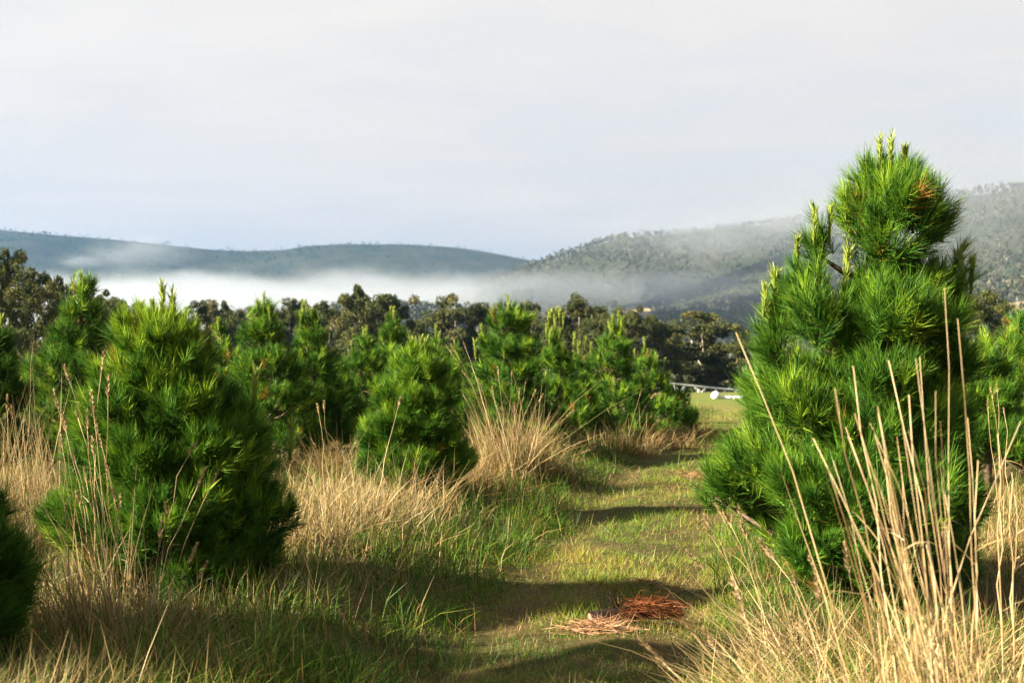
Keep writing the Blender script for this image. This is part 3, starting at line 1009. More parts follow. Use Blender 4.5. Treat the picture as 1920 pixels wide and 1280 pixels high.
pine(325, 7.25, [(612, 292, 62, 30), (650, 300, 92, 50), (700, 295, 125, 60), (775, 305, 175, 75), (860, 315, 205, 85), (950, 325, 226, 90), (1040, 340, 205, 78), (1090, 340, 160, 40)],
     'large broad bushy pine with tan tinged top at front left', 2700, 85, 0.09, 0.0044, 1, 12,
     [(307, 550, 0), (300, 566, -6), (330, 570, 5), (265, 575, -6), (350, 720, 0), (545, 800, 0), (240, 625, -10), (480, 700, 6)], crown_kw=dict(new=0.14, dead=0.008), lob=10, tan=[(215, 650, 0, 0.16), (270, 590, -.1, 0.22), (180, 700, 0, 0.18), (320, 600, -.1, 0.15)])
pine(780, 11.2, [(668, 785, 30, 22), (700, 785, 60, 36), (755, 780, 82, 46), (815, 772, 110, 50), (865, 785, 112, 45), (905, 785, 90, 36)],
     'bright mid-sized pine standing alone beside the left edge of the track', 1500, 75, 0.09, 0.0050, 1, 13,
     [(790, 632, 0), (772, 640, -5), (793, 645, 4), (742, 700, -6)], crown_kw=dict(shade_tone=0.06, new=0.2, dead=0.006))
pine(-110, 5.6, [(930, -110, 60, 50), (1000, -105, 125, 60), (1070, -105, 185, 60), (1140, -105, 170, 60), (1190, -105, 140, 40)],
     'small dark shaded pine cut by the lower left corner', 620, 80, 0.11, 0.0048, 1, 14, crown_kw=dict(new=0.04, shade_tone=-0.15))
pine(958, 16.0, [(592, 958, 26, 24), (612, 958, 46, 24), (655, 955, 62, 30), (705, 955, 62, 34), (755, 955, 74, 40), (810, 965, 85, 45)],
     'tiered dark green pine with a single candle tip, behind the seeding grass', 620, 75, 0.11, 0.0055, 1, 15,
     [(957, 560, 0), (950, 575, -3), (905, 612, -4), (900, 630, -5), (893, 650, -6), (985, 600, 4)], crown_kw=dict(shade_tone=-0.08, new=0.12))
pine(1050, 17.5, [(650, 1040, 16, 28), (690, 1045, 36, 34), (745, 1060, 60, 45), (805, 1072, 72, 48)],
     'pine crowned by a bunch of tall yellow-green candles', 480, 65, 0.11, 0.006, 1, 16,
     [(1027, 592, -6), (1035, 585, -3), (1042, 580, 0), (1049, 588, 2), (1056, 598, 5), (1024, 610, -8), (1040, 602, 0), (1030, 625, -4), (1048, 620, 3), (1036, 640, 0)], crown_kw=dict(shade_tone=-0.08, new=0.18))
pine(1095, 19.5, [(690, 1090, 34, 28), (735, 1095, 50, 40), (790, 1100, 60, 45)], 'lower pine with widely spaced thin candles between two taller pines', 330, 60, 0.11, 0.0065, 1, 17,
     [(1075, 632, -2), (1083, 648, 0), (1097, 636, 0), (1107, 650, 3), (1072, 665, -4), (1090, 670, 0)], crown_kw=dict(shade_tone=-0.15, new=0.15))
pine(1155, 19.0, [(625, 1155, 18, 24), (655, 1152, 34, 26), (690, 1152, 40, 32), (745, 1155, 58, 40), (800, 1155, 68, 45)],
     'slim pine with a cluster of candles on a rounded tip, near the track bend', 420, 65, 0.11, 0.0062, 1, 18,
     [(1150, 595, -3), (1158, 590, 0), (1164, 600, 3), (1145, 612, -5), (1170, 612, 5), (1130, 640, -6)], crown_kw=dict(shade_tone=-0.08, new=0.2))
pine(1222, 21.0, [(690, 1212, 28, 30), (728, 1222, 42, 34), (770, 1232, 58, 38), (808, 1240, 60, 34)], 'small candled pine second from the end of the left row', 360, 60, 0.11, 0.007, 1, 19,
     [(1208, 642, 0), (1214, 655, 2), (1190, 660, -4), (1232, 668, 4), (1243, 672, 6), (1222, 675, 0)], crown_kw=dict(shade_tone=-0.12, new=0.18))
pine(1285, 23.0, [(762, 1262, 24, 22), (786, 1276, 34, 28), (815, 1290, 34, 26)], 'last dark pine at the end of the left row', 300, 55, 0.11, 0.0075, 1, 20, crown_kw=dict(shade_tone=-0.20, new=0.06))
pine(150, 13.0, [(548, 155, 28, 24), (590, 152, 44, 32), (640, 148, 54, 40), (700, 130, 75, 46), (765, 118, 92, 52), (840, 115, 100, 60)],
     'pointed pine with a ball-shaped tip behind the large bushy one at left', 620, 75, 0.12, 0.0050, 1, 21, [(156, 517, 0), (140, 560, -5), (180, 575, 5)], crown_kw=dict(shade_tone=-0.03, new=0.12, dead=0.012))
pine(-8, 12.0, [(640, -8, 32, 34), (695, -5, 48, 40), (760, -10, 70, 50), (840, -10, 90, 60)], 'pine with narrow tip cut by the left edge', 380, 65, 0.12, 0.0052, 1, 22, [(2, 605, 0)], crown_kw=dict(shade_tone=-0.15, new=0.08))
pine(414, 17.5, [(625, 412, 18, 20), (650, 415, 22, 14), (672, 418, 34, 18), (715, 420, 44, 34), (770, 425, 55, 42)], 'small yellowish pine with a pinched waist in the second row', 320, 60, 0.105, 0.006, 1, 23, [(412, 598, 0)], crown_kw=dict(new=0.3, dead=0.06))
pine(500, 14.5, [(590, 494, 28, 26), (632, 492, 44, 34), (690, 500, 62, 40), (750, 508, 78, 48), (815, 515, 84, 50)], 'tapering pine with two candle tips, left of a twin pine', 560, 72, 0.115, 0.0052, 1, 24,
     [(497, 558, 0), (485, 566, -4), (478, 600, -5), (510, 580, 4)], crown_kw=dict(shade_tone=-0.04, new=0.14, dead=0.008))
pine(585, 15.5, [(603, 577, 24, 24), (645, 580, 36, 34), (695, 588, 50, 40), (755, 592, 58, 46), (815, 600, 60, 44)], 'tapering pine with several candle tips, right of its twin', 480, 70, 0.115, 0.0056, 1, 25,
     [(570, 572, -3), (578, 568, 0), (585, 580, 3), (566, 590, -4), (592, 592, 4)], crown_kw=dict(shade_tone=-0.06, new=0.16, dead=0.01))
pine(684, 18.0, [(648, 685, 22, 20), (688, 682, 36, 34), (738, 686, 46, 42), (790, 690, 50, 40)], 'narrow pine behind the shoulder of the bright roadside pine', 330, 60, 0.11, 0.006, 1, 26, [(682, 622, -2), (688, 618, 2), (664, 648, -6)], crown_kw=dict(shade_tone=-0.08, new=0.14))
pine(736, 19.0, [(610, 737, 14, 18), (640, 736, 30, 28), (685, 736, 40, 36), (740, 742, 46, 40)], 'pine with a rust-brown patch near its pointed top', 330, 60, 0.11, 0.0063, 1, 27, [(733, 578, -2), (738, 582, 2), (742, 592, 3)], crown_kw=dict(shade_tone=-0.10, new=0.12, dead=0.01), tan=[(742, 635, -.2, 0.16)])
pine(820, 21.0, [(645, 820, 16, 16), (672, 824, 26, 22), (708, 832, 36, 28), (750, 838, 40, 34)], 'small pine peeping over the bright roadside pine', 260, 55, 0.11, 0.007, 1, 28, [(818, 620, 0), (824, 630, 3)], crown_kw=dict(new=0.2))
pine(857, 21.5, [(665, 856, 14, 16), (695, 858, 24, 22), (740, 862, 34, 32)], 'smallest pine, pale-tipped, left of the tiered dark green pine', 220, 55, 0.11, 0.007, 1, 29, [(854, 642, -2), (862, 655, 3)], crown_kw=dict(new=0.3))
pine(635, 17.0, [(690, 634, 22, 20), (725, 634, 34, 30), (780, 636, 44, 40)], 'low pine between the twin pines and the narrow pine', 240, 55, 0.11, 0.0062, 1, 30, crown_kw=dict(shade_tone=-0.15, new=0.12))
pine(455, 18.5, [(680, 452, 22, 20), (715, 454, 34, 28), (770, 456, 46, 40)], 'low dark pine filling the gap left of the twin pines', 260, 55, 0.11, 0.0066, 1, 34, crown_kw=dict(new=0.08, shade_tone=-0.12))
pine(880, 19.0, [(705, 884, 20, 20), (740, 882, 32, 28), (790, 880, 44, 38)], 'low dark pine half hidden left of the fountain-shaped tussock', 260, 55, 0.11, 0.0066, 1, 35, crown_kw=dict(new=0.08, shade_tone=-0.12))
pine(1852, 12.5, [(655, 1850, 30, 24), (695, 1850, 48, 34), (755, 1850, 66, 44), (820, 1855, 75, 46)], 'rounded pine behind the stalks right of the tallest pine', 460, 68, 0.12, 0.0050, 1, 31, [(1846, 632, 0)], crown_kw=dict(new=0.16, dead=0.015))
pine(1925, 13.5, [(615, 1920, 30, 26), (660, 1918, 48, 36), (715, 1920, 66, 42), (780, 1925, 80, 50), (840, 1925, 80, 46)], 'pine cut by the right edge of the picture', 480, 68, 0.12, 0.0052, 1, 32, [(1915, 592, 0), (1900, 620, -4)], crown_kw=dict(new=0.16, dead=0.015))
pine(1745, 12.8, [(700, 1748, 44, 30), (750, 1745, 60, 42), (820, 1742, 72, 50), (890, 1742, 74, 50)], 'pine almost hidden behind the tallest pine', 360, 62, 0.12, 0.0055, 1, 33, crown_kw=dict(shade_tone=-0.12, new=0.1))


# pines outside the frame on the left: they stand in the same rows and throw the long shadows over the track
def off_pine(x, y, h, rad, label, seed):
    rg = np.random.default_rng(seed)
    base = np.array([x, y, float(ground(x, y))])
    B = []
    for s_, r_ in ((0.16, 0.9), (0.36, 1.0), (0.56, 0.75), (0.75, 0.5), (0.92, 0.22)):
        c = np.array([0, 0, h * s_])
        B.append((c, np.array([rad * r_ * 0.8, rad * r_ * 0.8, h * 0.13])))
        for i in range(6):
            a = i * 1.05 + rg.random()
            B.append((c + np.array([math.cos(a), math.sin(a), 0]) * rad * r_ * 0.6, np.array([rad * r_ * 0.4, rad * r_ * 0.4, h * 0.1])))
    (V, T, A), _ = pine_crown(B, 520, 55, 0.13, 0.010, 1, rg, z_floor=-0.02)
    t_ = thing('pine_tree', base, label, 'tree', 'young pines in the plantation rows')
    add('crown', make_mesh('pine_crown', V, T, A, [M_needle]), t_, kind='stuff')
    add('trunk', trunk_mesh(h * 0.93, 0.045, [c for c, r in B if math.hypot(c[0], c[1]) > 0.08], rg), t_)


off_pine(-3.6, 5.0, 2.5, 0.9, 'pine outside the picture shading the lower left corner', 61)
off_pine(-5.6, 9.6, 2.2, 0.9, 'pine outside the picture left of the bushy pine', 62)

# ------------------------------------------------------------------ grass
def scatter(n, x0, x1, y0, y1, rg):
    """points spread so that density falls with distance"""
    u = rg.random(n)
    y = y0 * (y1 / y0) ** u
    x = rg.uniform(0, 1, n)
    return x, y


def grass_field(name, n, hfun, keepfun, width, tintfun, mat, seed, seg, lean=0.5, y0=4.2, y1=27.0, label='', category='grass', xl=-0.46, xr=0.50):
    rg = np.random.default_rng(seed)
    u = rg.random(n)
    y = y0 * (y1 / y0) ** u
    x = y * rg.uniform(xl, xr, n)
    k = keepfun(x, y, rg)
    x, y = x[k], y[k]
    n = len(x)
    z = ground(x, y)
    h = hfun(x, y, rg)
    root = np.stack([x, y, z - 0.01], -1)
    az = rg.random(n) * 2 * np.pi
    tilt = np.abs(rg.normal(size=n)) * lean
    d = unit(np.stack([np.cos(az) * np.sin(tilt), np.sin(az) * np.sin(tilt), np.maximum(np.cos(tilt), 0.06)], -1))
    bend = np.stack([np.cos(az), np.sin(az), np.full(n, -0.8)], -1) * (h * rg.uniform(0.05, 0.45, n))[:, None]
    wd = width * (0.6 + 0.4 * y / 8.0) * rg.uniform(0.7, 1.3, n)
    side = unit(np.stack([-np.sin(az), np.cos(az), 0.2 * rg.normal(size=n)], -1) + 0.5 * rg.normal(size=(n, 3)))
    V, T, A = blades(root, d, h, wd, bend, tintfun(x, y, rg, n), seg, side)
    return add(name, make_mesh(name, V, T, A, [mat]), kind='stuff', label=label, category=category)


def turf_keep(x, y, rg):
    e = path_edge(x, y)
    rut = np.exp(-((np.abs(x - path_c(y)) - 0.42 - 0.08 * fbm(x, y, 44)) / 0.13) ** 2)
    return rg.random(len(x)) < (1 - 0.55 * rut) * (1 - smooth01(e, 0.0, 0.5)) * (0.42 + 0.58 * smooth01(fbm(x * 1.6, y * 1.3, 31), -0.28, 0.02)) * (0.45 + 0.55 * smooth01(fbm(x * 6, y * 6, 38), -0.25, 0.1))


def turf_tint(x, y, rg, n):
    p = fbm(x * 1.0, y * 0.9, 33)
    q = fbm(x * 4.0, y * 3.0, 35)
    return np.clip(0.42 + 0.22 * np.exp(-((np.abs(x - path_c(y)) - 0.42) / 0.13) ** 2) + 0.6 * p + 0.5 * q + 0.13 * rg.normal(size=n) + 0.35 * (rg.random(n) < 0.13), 0, 1)


grass_field('track_turf', 620000, lambda x, y, rg: 0.052 * rg.uniform(0.4, 1.5, len(x)) * (1 + 1.0 * fbm(x * 2.2, y * 2.2, 32)) * (1 + 1.3 * smooth01(fbm(x * 3.1 + 7, y * 3.1, 37), 0.1, 0.35) * rg.random(len(x))), turf_keep, 0.0042, turf_tint, M_turf, 41, 1, lean=0.75,
            label='short green and yellow turf of the mown track', category='grass', xl=-0.24, xr=0.24)


def verge_keep(x, y, rg):
    e = path_edge(x, y)
    left = x < path_c(y)
    a = smooth01(e + 0.25 * fbm(x * 1.2, y * 1.2, 57), -0.15, 0.15) * (1 - 0.75 * smooth01(e, 0.7, 1.6))
    a = a * np.where(left, 1.0, 0.8)
    a = a * (0.55 + 0.45 * smooth01(fbm(x * 0.9, y * 0.9, 51), -0.25, 0.25))
    tuft = smooth01(fbm(x * 5, y * 5, 58), -0.15, 0.2)
    return rg.random(len(x)) < a * (0.25 + 0.75 * tuft)


def verge_tint(x, y, rg, n):
    return np.clip(0.35 + 0.5 * fbm(x * 1.1, y * 1.1, 53) + 0.14 * rg.normal(size=n) + 0.5 * (rg.random(n) < 0.2), 0, 1)


grass_field('verge_grass', 340000, lambda x, y, rg: 0.21 * rg.uniform(0.4, 1.4, len(x)) * (1 + 0.8 * fbm(x * 2.5, y * 2.5, 52)), verge_keep, 0.0055, verge_tint, M_verge, 42, 2, lean=0.6,
            label='longer green grass on the banks either side of the track', category='grass')


def dry_keep(x, y, rg):
    e = path_edge(x, y)
    a = smooth01(e, 0.3, 0.8)
    a = a * (0.4 + 0.6 * smooth01(fbm(x * 0.8, y * 0.8, 71), -0.2, 0.2))
    tuft = smooth01(fbm(x * 3.5, y * 3.5, 78), -0.2, 0.2)
    return rg.random(len(x)) < a * (0.2 + 0.8 * tuft)


def dry_tint(x, y, rg, n):
    r = np.clip(0.45 + 0.35 * fbm(x * 0.8, y * 0.8, 73) + 0.18 * rg.normal(size=n), 0, 0.9)
    g = np.where((x < path_c(y)) & (y < 9), 0.38, 0.08)
    return np.where(rg.random(n) < g, rg.uniform(0.96, 1.0, n), r)


grass_field('dry_grass', 300000, lambda x, y, rg: 0.17 * (0.3 + 1.2 * rg.random(len(x)) ** 1.5) * (1 + 0.9 * fbm(x * 1.7, y * 1.7, 72)) * (1 + (0.25 + 0.8 * smooth01(y, 8.6, 10.0)) * np.exp(-((path_edge(x, y) - 0.95) / 0.45) ** 2)), dry_keep, 0.0045, dry_tint, M_straw, 43, 2, lean=0.5,
            label='tan dry grass covering the ground between the pine rows', category='grass', y0=3.2)
# flat straw and dead blades lying on the track
grass_field('track_straw', 130000, lambda x, y, rg: 0.07 * rg.uniform(0.5, 1.6, len(x)), lambda x, y, rg: rg.random(len(x)) < (1 - smooth01(path_edge(x, y), 0.1, 0.6)) * smooth01(fbm(x * 1.3 + 5, y * 1.3, 81), -0.15, 0.3),
            0.0035, lambda x, y, rg, n: rg.uniform(0, 0.8, n), M_straw, 44, 1, lean=1.6, label='loose brown straw lying on the mown track', category='straw', xl=-0.24, xr=0.24)


# ------------------------------------------------------------------ tussocks and stalks
def seed_head_mesh(seed, L=0.11, r=0.012):
    rg = np.random.default_rng(seed)
    n = 40
    t = rg.random(n)
    az = rg.random(n) * 6.28
    root = np.stack([np.cos(az) * 0.002, np.sin(az) * 0.002, t * L], -1)
    d = unit(np.stack([np.cos(az) * 0.5, np.sin(az) * 0.5, np.ones(n)], -1))
    V, T, A = blades(root, d, 0.028 * (1.2 - 0.6 * t), 0.007, np.zeros_like(root), rg.random(n), 2)
    return make_mesh('seed_head', V, T, A, [M_seed])


HEADS = [seed_head_mesh(300 + i, 0.08 + 0.02 * i) for i in range(4)]


def stem(t_, base, tip, sag, r0, rg, head=True, nodes=True):
    """one dry stalk from base to tip (local metres), bowed by sag"""
    s_ = np.linspace(0, 1, 8)[:, None]
    pts = base * (1 - s_) + tip * s_ + sag * (4 * s_ * (1 - s_)) * 0.5
    kink = rg.normal(size=(8, 3)) * 0.006 * np.array([1, 1, 0.2]); kink[0] = 0
    pts = pts + kink
    rad = r0 * (1 - 0.70 * s_[:, 0]) * (1 + 0.22 * (np.arange(8) % 3 == 1))
    v, f = tube(pts, rad, 5)
    tint = np.repeat(np.clip(0.5 + 0.25 * rg.normal() + 0.26 * rg.normal(size=8), 0, 1), 5)
    tint = np.concatenate([tint, [0.5, 0.5]])
    nb = int(rg.integers(1, 4))
    sb = rg.uniform(0.25, 0.8, nb)
    rb = np.stack([np.interp(sb, s_[:, 0], pts[:, q_]) for q_ in range(3)], -1)
    sd = unit((tip - base)[None])[0]
    db = unit(sd * 0.8 + rg.normal(size=(nb, 3)) * 0.45)
    lb = rg.uniform(0.06, 0.18, nb)
    bv, bf, ba = blades(rb, db, lb, r0 * 0.85, np.stack([rg.normal(size=nb) * 0.3, rg.normal(size=nb) * 0.2, -rg.uniform(0.2, 0.9, nb)], -1) * lb[:, None] * 0.7, rg.uniform(0.1, 0.5, nb), 3)
    V_, T_, A_s = cat([(v, f, {'tint': tint, 'tip': np.zeros(len(v))}), (bv, bf, ba)])
    o_ = add('stem', make_mesh('stem', V_, T_, A_s, [M_stem]), t_)
    if head:
        dirn = unit((pts[-1] - pts[-2])[None])[0]
        h_ = add('seed_head', HEADS[int(rg.integers(4))], o_, pts[-1] - dirn * 0.02)
        h_.rotation_euler = Vector(tuple(dirn)).to_track_quat('Z', 'Y').to_euler()
        s2 = rg.uniform(0.5, 0.85)
        h_.scale = (s2, s2, s2)
    return o_


def tussock(px, d, n, h, spread, label, seed, stems=(), lean=0.28, width=0.0045, tint0=0.5, drift=(0, 0), green=0.16, r_stem=0.0023, mat=None, heads=True, grp='dry grass tussocks', extra=0):
    rg = np.random.default_rng(seed)
    x = (px - 960) / F * d
    base = np.array([x, d, float(ground(x, d))])
    n = int(n * 0.8)
    t_ = thing('grass_tussock', base, label, 'grass tussock', grp)
    kc = max(3, int(spread * 16))
    cc = rg.normal(size=(kc, 2)) * spread * 0.42
    cw = rg.uniform(0.6, 1.15, kc)
    ci = rg.integers(0, kc, n)
    cd = rg.normal(size=(kc, 2)) * lean * 0.6
    off = rg.normal(size=(n, 2)) * spread * 0.22
    lx, ly = cc[ci, 0] + off[:, 0], (cc[ci, 1] + off[:, 1]) * 0.85
    rad = np.minimum(np.hypot(lx, ly), spread)
    root = np.stack([lx, ly, ground(x + lx, d + ly) - base[2] - 0.01], -1)
    out = np.stack([lx, ly], -1) / max(spread, 1e-6)
    til = out * lean * 0.45 + cd[ci] + rg.normal(size=(n, 2)) * lean * rg.choice([0.6, 1.0, 2.2], (n, 1), p=[0.45, 0.4, 0.15]) + np.array(drift)
    til = til / np.maximum(1, np.hypot(til[:, 0], til[:, 1]) / 0.9)[:, None]
    dirn = unit(np.concatenate([til, np.ones((n, 1))], 1))
    ln = h * (0.25 + 1.0 * rg.random(n) ** 1.4) * cw[ci] * (1 - 0.12 * (rad / max(spread, 1e-6)))
    ln = np.where(rg.random(n) < 0.10, ln * rg.uniform(1.25, 1.7, n), ln)
    bend = np.concatenate([til * rg.uniform(0.3, 1.6, (n, 1)), -np.abs(rg.normal(size=(n, 1))) * 0.35], 1) * (ln * 0.5)[:, None]
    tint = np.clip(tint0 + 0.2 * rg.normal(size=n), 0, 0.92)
    tint = np.where(rg.random(n) < green, rg.uniform(0.95, 1.0, n), tint)
    V, T, A = blades(root, dirn, ln, width * rg.uniform(0.6, 1.3, n), bend, tint, 3)
    add('blades', make_mesh('tussock_blades', V, T, A, [mat or M_straw]), t_, kind='stuff')
    stems = list(stems) + [(px + rg.normal() * 30, px - 90 + rg.normal() * 90, rg.uniform(760, 1120), rg.normal() * 0.15, False) for _ in range(extra)]
    for st in stems:
        bpx, tpx, tpy = st[:3]
        dd = st[3] if len(st) > 3 else 0.0
        hd = st[4] if len(st) > 4 else heads
        tip = P(tpx, tpy, d + dd) - base
        bx = (bpx - 960) / F * d - x
        b0 = np.array([bx, rg.normal() * spread * 0.2, 0.0])
        sag = np.array([(rg.random() - 0.5) * 0.06, 0, 0]) + np.array([-0.30 * (tip[0] - bx) * rg.uniform(0.4, 1.3), 0, 0.08 * abs(tip[0] - bx)])
        stem(t_, b0, tip, sag, r_stem * rg.uniform(0.55, 1.3), rg, hd)
    return t_


# big foreground clump, right: close to the lens and out of focus
tussock(1790, 3.7, 1100, 0.62, 0.34, 'nearest clump of tall pale dry stalks at lower right, out of focus', 401,
        [(1690, 1383, 622, .3, False), (1720, 1565, 727, 0, False), (1740, 1593, 685, .1, False), (1700, 1555, 874, -.1, False), (1735, 1562, 863, .2, False), (1750, 1605, 774, 0, False), (1760, 1640, 762, .1, False),
         (1770, 1647, 774, -.1, False), (1790, 1668, 675, .1, False), (1800, 1710, 672, 0, False), (1810, 1722, 668, .2, False), (1815, 1750, 731, .1, False), (1825, 1777, 538, .1, False), (1835, 1790, 598, 0, False),
         (1840, 1815, 783, .2, False), (1780, 1690, 800, -.2, False), (1800, 1712, 806, -.1, False), (1755, 1620, 900, -.2, False), (1765, 1660, 860, .2, False), (1850, 1835, 860, .1, False), (1770, 1690, 900, .15, False), (1805, 1740, 880, -.15, False),
         (1745, 1580, 800, .1, False), (1820, 1765, 790, .2, False), (1790, 1700, 740, -.1, False), (1780, 1670, 940, 0, False)],
        lean=0.22, width=0.006, drift=(-0.12, 0), r_stem=0.0027, tint0=0.5, extra=18)
tussock(1900, 4.4, 380, 0.55, 0.22, 'sparse vertical dry stalks at the lower right edge', 402, [(1875, 1867, 815, 0, False), (1912, 1909, 886, 0, False), (1890, 1882, 960, .1, False), (1905, 1896, 900, -.1, False)], width=0.005, r_stem=0.0030, tint0=0.45)
tussock(1590, 4.9, 1100, 0.46, 0.42, 'low mat of pale straw in front of the tallest pine', 403, [(1560, 1490, 1090), (1580, 1450, 1040), (1600, 1530, 1080)], lean=0.5, width=0.005, tint0=0.62, drift=(-0.25, 0))
tussock(1470, 6.0, 1000, 0.46, 0.40, 'pale straw tussock with nodding seed heads left of the tallest pine', 404,
        [(1440, 1350, 960), (1445, 1372, 980), (1450, 1392, 985), (1430, 1335, 985), (1460, 1400, 1000), (1455, 1340, 1010), (1440, 1310, 1060)], lean=0.5, width=0.0046, tint0=0.66, drift=(-0.2, 0))
tussock(1500, 3.9, 600, 0.36, 0.40, 'straw clump at the bottom edge with long arching blades over the track', 405, [(1500, 1240, 1240), (1480, 1330, 1200), (1500, 1300, 1190), (1520, 1400, 1150)], lean=0.7, width=0.005, tint0=0.55, drift=(-0.3, 0), green=0.25)
tussock(1400, 5.4, 900, 0.34, 0.40, 'flattened pale straw left of the nearest stalks', 424, [], lean=0.7, width=0.0046, tint0=0.64, drift=(-0.2, 0))
tussock(1660, 4.3, 1200, 0.48, 0.40, 'thick straw at the bottom edge below the tallest pine', 425, [(1640, 1540, 1120), (1620, 1500, 1180), (1660, 1590, 1060)], lean=0.45, width=0.005, tint0=0.55, drift=(-0.15, 0))
tussock(1700, 5.8, 800, 0.40, 0.45, 'straw at the foot of the tallest pine, right side', 406, [], lean=0.4, width=0.0046, tint0=0.5)
tussock(1895, 8.8, 700, 0.42, 0.40, 'dry tussock beyond the stalks near the right edge', 407, [(1880, 1862, 740), (1885, 1872, 730), (1878, 1850, 760), (1890, 1885, 770)], width=0.005, tint0=0.5)
# left foreground
tussock(30, 8.6, 1500, 0.95, 0.40, 'dense pale straw tussock with fine seed heads at the left edge', 408, [(20, 10, 765), (30, 22, 775), (40, 42, 790), (45, 62, 626, .2, False), (60, 75, 820), (25, 15, 800)], lean=0.14, width=0.0042, tint0=0.66)
tussock(215, 6.3, 800, 0.60, 0.38, 'tall pale stalks standing in front of the large bushy pine', 409,
        [(170, 190, 690), (190, 205, 735), (180, 160, 800), (200, 172, 770), (150, 115, 830), (185, 120, 800), (220, 183, 800), (230, 192, 830), (210, 150, 780), (240, 175, 850), (195, 135, 860), (225, 165, 900),
         (160, 95, 870), (250, 210, 930), (205, 225, 950), (235, 200, 880), (175, 105, 760), (215, 125, 705), (260, 222, 1000), (190, 140, 940)], lean=0.16, width=0.0042, tint0=0.58, drift=(-0.06, 0))
tussock(300, 6.1, 420, 0.30, 0.30, 'leaning seed-headed stalks crossing the dark side of the bushy pine', 410, [(275, 358, 845), (290, 400, 902), (270, 375, 905), (285, 300, 1000), (262, 272, 1025), (300, 315, 960), (330, 352, 1050), (345, 372, 1080)], lean=0.4, width=0.004, tint0=0.4, green=0.35)
tussock(110, 6.1, 900, 0.26, 0.55, 'short brown straw along the bottom left corner', 411, [], lean=0.4, width=0.0042, tint0=0.35, green=0.15)
tussock(330, 6.0, 900, 0.16, 0.50, 'green and tan grass tuft below the bushy pine', 412, [], lean=0.55, width=0.0042, tint0=0.35, green=0.3, mat=M_verge)
# between the bushy pine and the roadside pine
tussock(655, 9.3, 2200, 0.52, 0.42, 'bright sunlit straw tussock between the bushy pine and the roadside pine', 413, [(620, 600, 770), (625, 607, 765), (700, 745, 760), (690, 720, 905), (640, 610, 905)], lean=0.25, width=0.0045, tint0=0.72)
tussock(590, 8.4, 700, 0.50, 0.20, 'thin straw tussock against the right side of the bushy pine', 414, [(590, 585, 905), (585, 570, 930)], lean=0.2, width=0.0045, tint0=0.6)
tussock(765, 9.9, 700, 0.40, 0.25, 'straw tuft under the roadside pine', 415, [(770, 760, 925), (780, 795, 930)], lean=0.25, width=0.0045, tint0=0.5)
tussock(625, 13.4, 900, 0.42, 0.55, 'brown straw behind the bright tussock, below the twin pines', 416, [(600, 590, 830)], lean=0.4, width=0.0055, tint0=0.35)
# right of the roadside pine
tussock(945, 13.2, 2600, 0.62, 0.42, 'largest fountain-shaped tussock with upright seed stalks right of the roadside pine', 417,
        [(930, 885, 690), (935, 900, 720), (940, 925, 735), (950, 965, 770), (955, 985, 720), (960, 1000, 740), (965, 1010, 750), (935, 872, 650), (945, 870, 700), (930, 855, 660), (925, 868, 740), (960, 1025, 790), (970, 1062, 780), (950, 935, 700), (940, 842, 655), (930, 690, 735), (955, 975, 735), (948, 960, 705)],
        lean=0.24, width=0.0052, tint0=0.5)
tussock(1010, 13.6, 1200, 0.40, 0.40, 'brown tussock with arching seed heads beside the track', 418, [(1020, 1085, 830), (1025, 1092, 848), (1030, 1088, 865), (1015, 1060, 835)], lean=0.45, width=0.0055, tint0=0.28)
tussock(900, 12.2, 1000, 0.32, 0.40, 'short straw at the left foot of the fountain-shaped tussock', 419, [], lean=0.4, width=0.005, tint0=0.4)
tussock(1175, 17.2, 1100, 0.40, 0.45, 'tan tussock at the foot of the slim candled pine', 420, [(1165, 1140, 770), (1170, 1200, 740), (1180, 1222, 745)], lean=0.3, width=0.0065, tint0=0.45)
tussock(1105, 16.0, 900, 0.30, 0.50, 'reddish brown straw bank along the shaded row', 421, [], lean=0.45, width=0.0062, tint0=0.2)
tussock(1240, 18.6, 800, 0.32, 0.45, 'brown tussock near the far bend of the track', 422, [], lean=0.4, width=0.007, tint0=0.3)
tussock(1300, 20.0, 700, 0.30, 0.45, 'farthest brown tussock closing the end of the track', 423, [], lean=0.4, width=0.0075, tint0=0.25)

# ------------------------------------------------------------------ cut branch with dead needles on the track
rg = np.random.default_rng(500)
bd = 7.3
bx = (1175 - 960) / F * bd
base = np.array([bx, bd, float(ground(bx, bd)) - 0.018])
t_ = thing('pine_branch', base, 'cut pine stump lying on the track with a brush of rust-red dead needles', 'branch')
axis_pts = np.array([[-0.19, -0.06, 0.055], [-0.10, -0.03, 0.065], [0.02, 0.0, 0.075], [0.14, 0.03, 0.07]])
v, f = tube(axis_pts, [0.036, 0.038, 0.034, 0.024], 10, jitter=0.05)
add('log', make_mesh('log', v, f, mats=[M_log], smooth=True), t_)
dirn = unit((axis_pts[0] - axis_pts[1])[None])[0]
v, f = tube([axis_pts[0] - dirn * 0.004, axis_pts[0] + dirn * 0.004], [0.033, 0.031], 10)
add('cut_end', make_mesh('cut_end', v, f, mats=[M_cut]), t_)
parts = []
for (a, b_) in [((-0.06, 0, 0.08), (-0.09, 0.0, 0.16)), ((-0.03, 0, 0.09), (-0.09, 0.02, 0.19)), ((0.0, 0, 0.08), (-0.02, 0.05, 0.17)), ((0.05, 0, 0.07), (0.22, 0.02, 0.13)), ((0.05, -0.02, 0.06), (0.2, -0.08, 0.06)), ((0.02, -0.02, 0.05), (0.07, -0.11, 0.02))]:
    v, f = tube([a, (np.array(a) + b_) / 2 + rg.normal(size=3) * 0.008, b_], [0.006, 0.005, 0.003], 5)
    parts.append((v, f, {}))
V, T, _ = cat(parts)
add('twig', make_mesh('twig', V, T, mats=[M_log], smooth=True), t_)
n = 1400
s_ = rg.random(n)
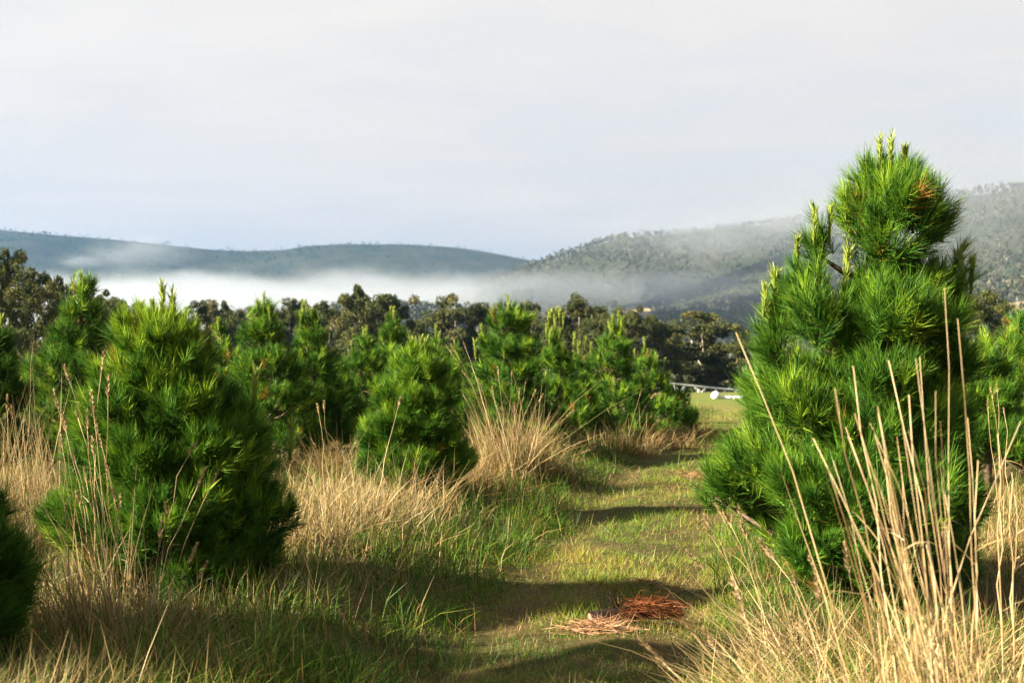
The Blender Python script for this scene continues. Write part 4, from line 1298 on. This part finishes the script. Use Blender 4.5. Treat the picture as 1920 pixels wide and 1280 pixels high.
root = np.stack([-0.05 + 0.30 * s_, 0.045 * rg.normal(size=n), 0.075 + 0.022 * rg.normal(size=n) + 0.035 * np.sin(s_ * 3)], -1)
root[:, 2] = np.maximum(root[:, 2], 0.02)
d = unit(np.stack([rg.normal(0.9, 0.6, n), 0.5 * rg.normal(size=n), 0.28 * rg.normal(size=n) + 0.02], -1))
V, T, A = blades(root, d, 0.095 * rg.uniform(0.5, 1.2, n), 0.0035, np.stack([0 * s_, 0 * s_, -0.02 * rg.random(n)], -1), np.clip(0.55 + 0.25 * rg.normal(size=n), 0, 1), 2)
add('dead_needles', make_mesh('dead_needles', V, T, A, [M_dead]), t_, kind='stuff')


def litter(px, d_, w_, l_, n, label, seed, mat, hgt=0.05, c=0.55):
    rg = np.random.default_rng(seed)
    x = (px - 960) / F * d_
    b0 = np.array([x, d_, float(ground(x, d_))])
    q = rg.normal(size=(n, 2)) * np.array([w_, l_]) * 0.4
    z = hgt * np.exp(-((q / np.array([w_, l_])) ** 2).sum(1) * 3) * rg.random(n)
    root = np.stack([q[:, 0], q[:, 1], ground(x + q[:, 0], d_ + q[:, 1]) - b0[2] + z + 0.012], -1)
    az = rg.random(n) * 6.28
    dd = unit(np.stack([np.cos(az), np.sin(az) * 0.8, 0.18 * rg.normal(size=n) + 0.06], -1))
    bend = rg.normal(size=(n, 3)) * 0.02
    V, T, A = blades(root, dd, 0.11 * rg.uniform(0.6, 1.2, n), 0.0035, bend, np.clip(c + 0.25 * rg.normal(size=n), 0, 1), 2)
    add('needle_litter', make_mesh('needle_litter', V, T, A, [mat]), None, b0, kind='stuff', label=label, category='needle litter')


litter(1120, 7.1, 0.20, 0.13, 750, 'pale tan heap of dry needles in front of the cut stump', 501, M_litter)
litter(1215, 8.4, 0.20, 0.2, 350, 'grey brown dead twigs on the track behind the cut stump', 502, M_litter, 0.03, 0.25)
litter(1302, 14.6, 0.3, 0.5, 260, 'thin reddish needle scatter on the far part of the track', 503, M_litter, 0.02, 0.2)
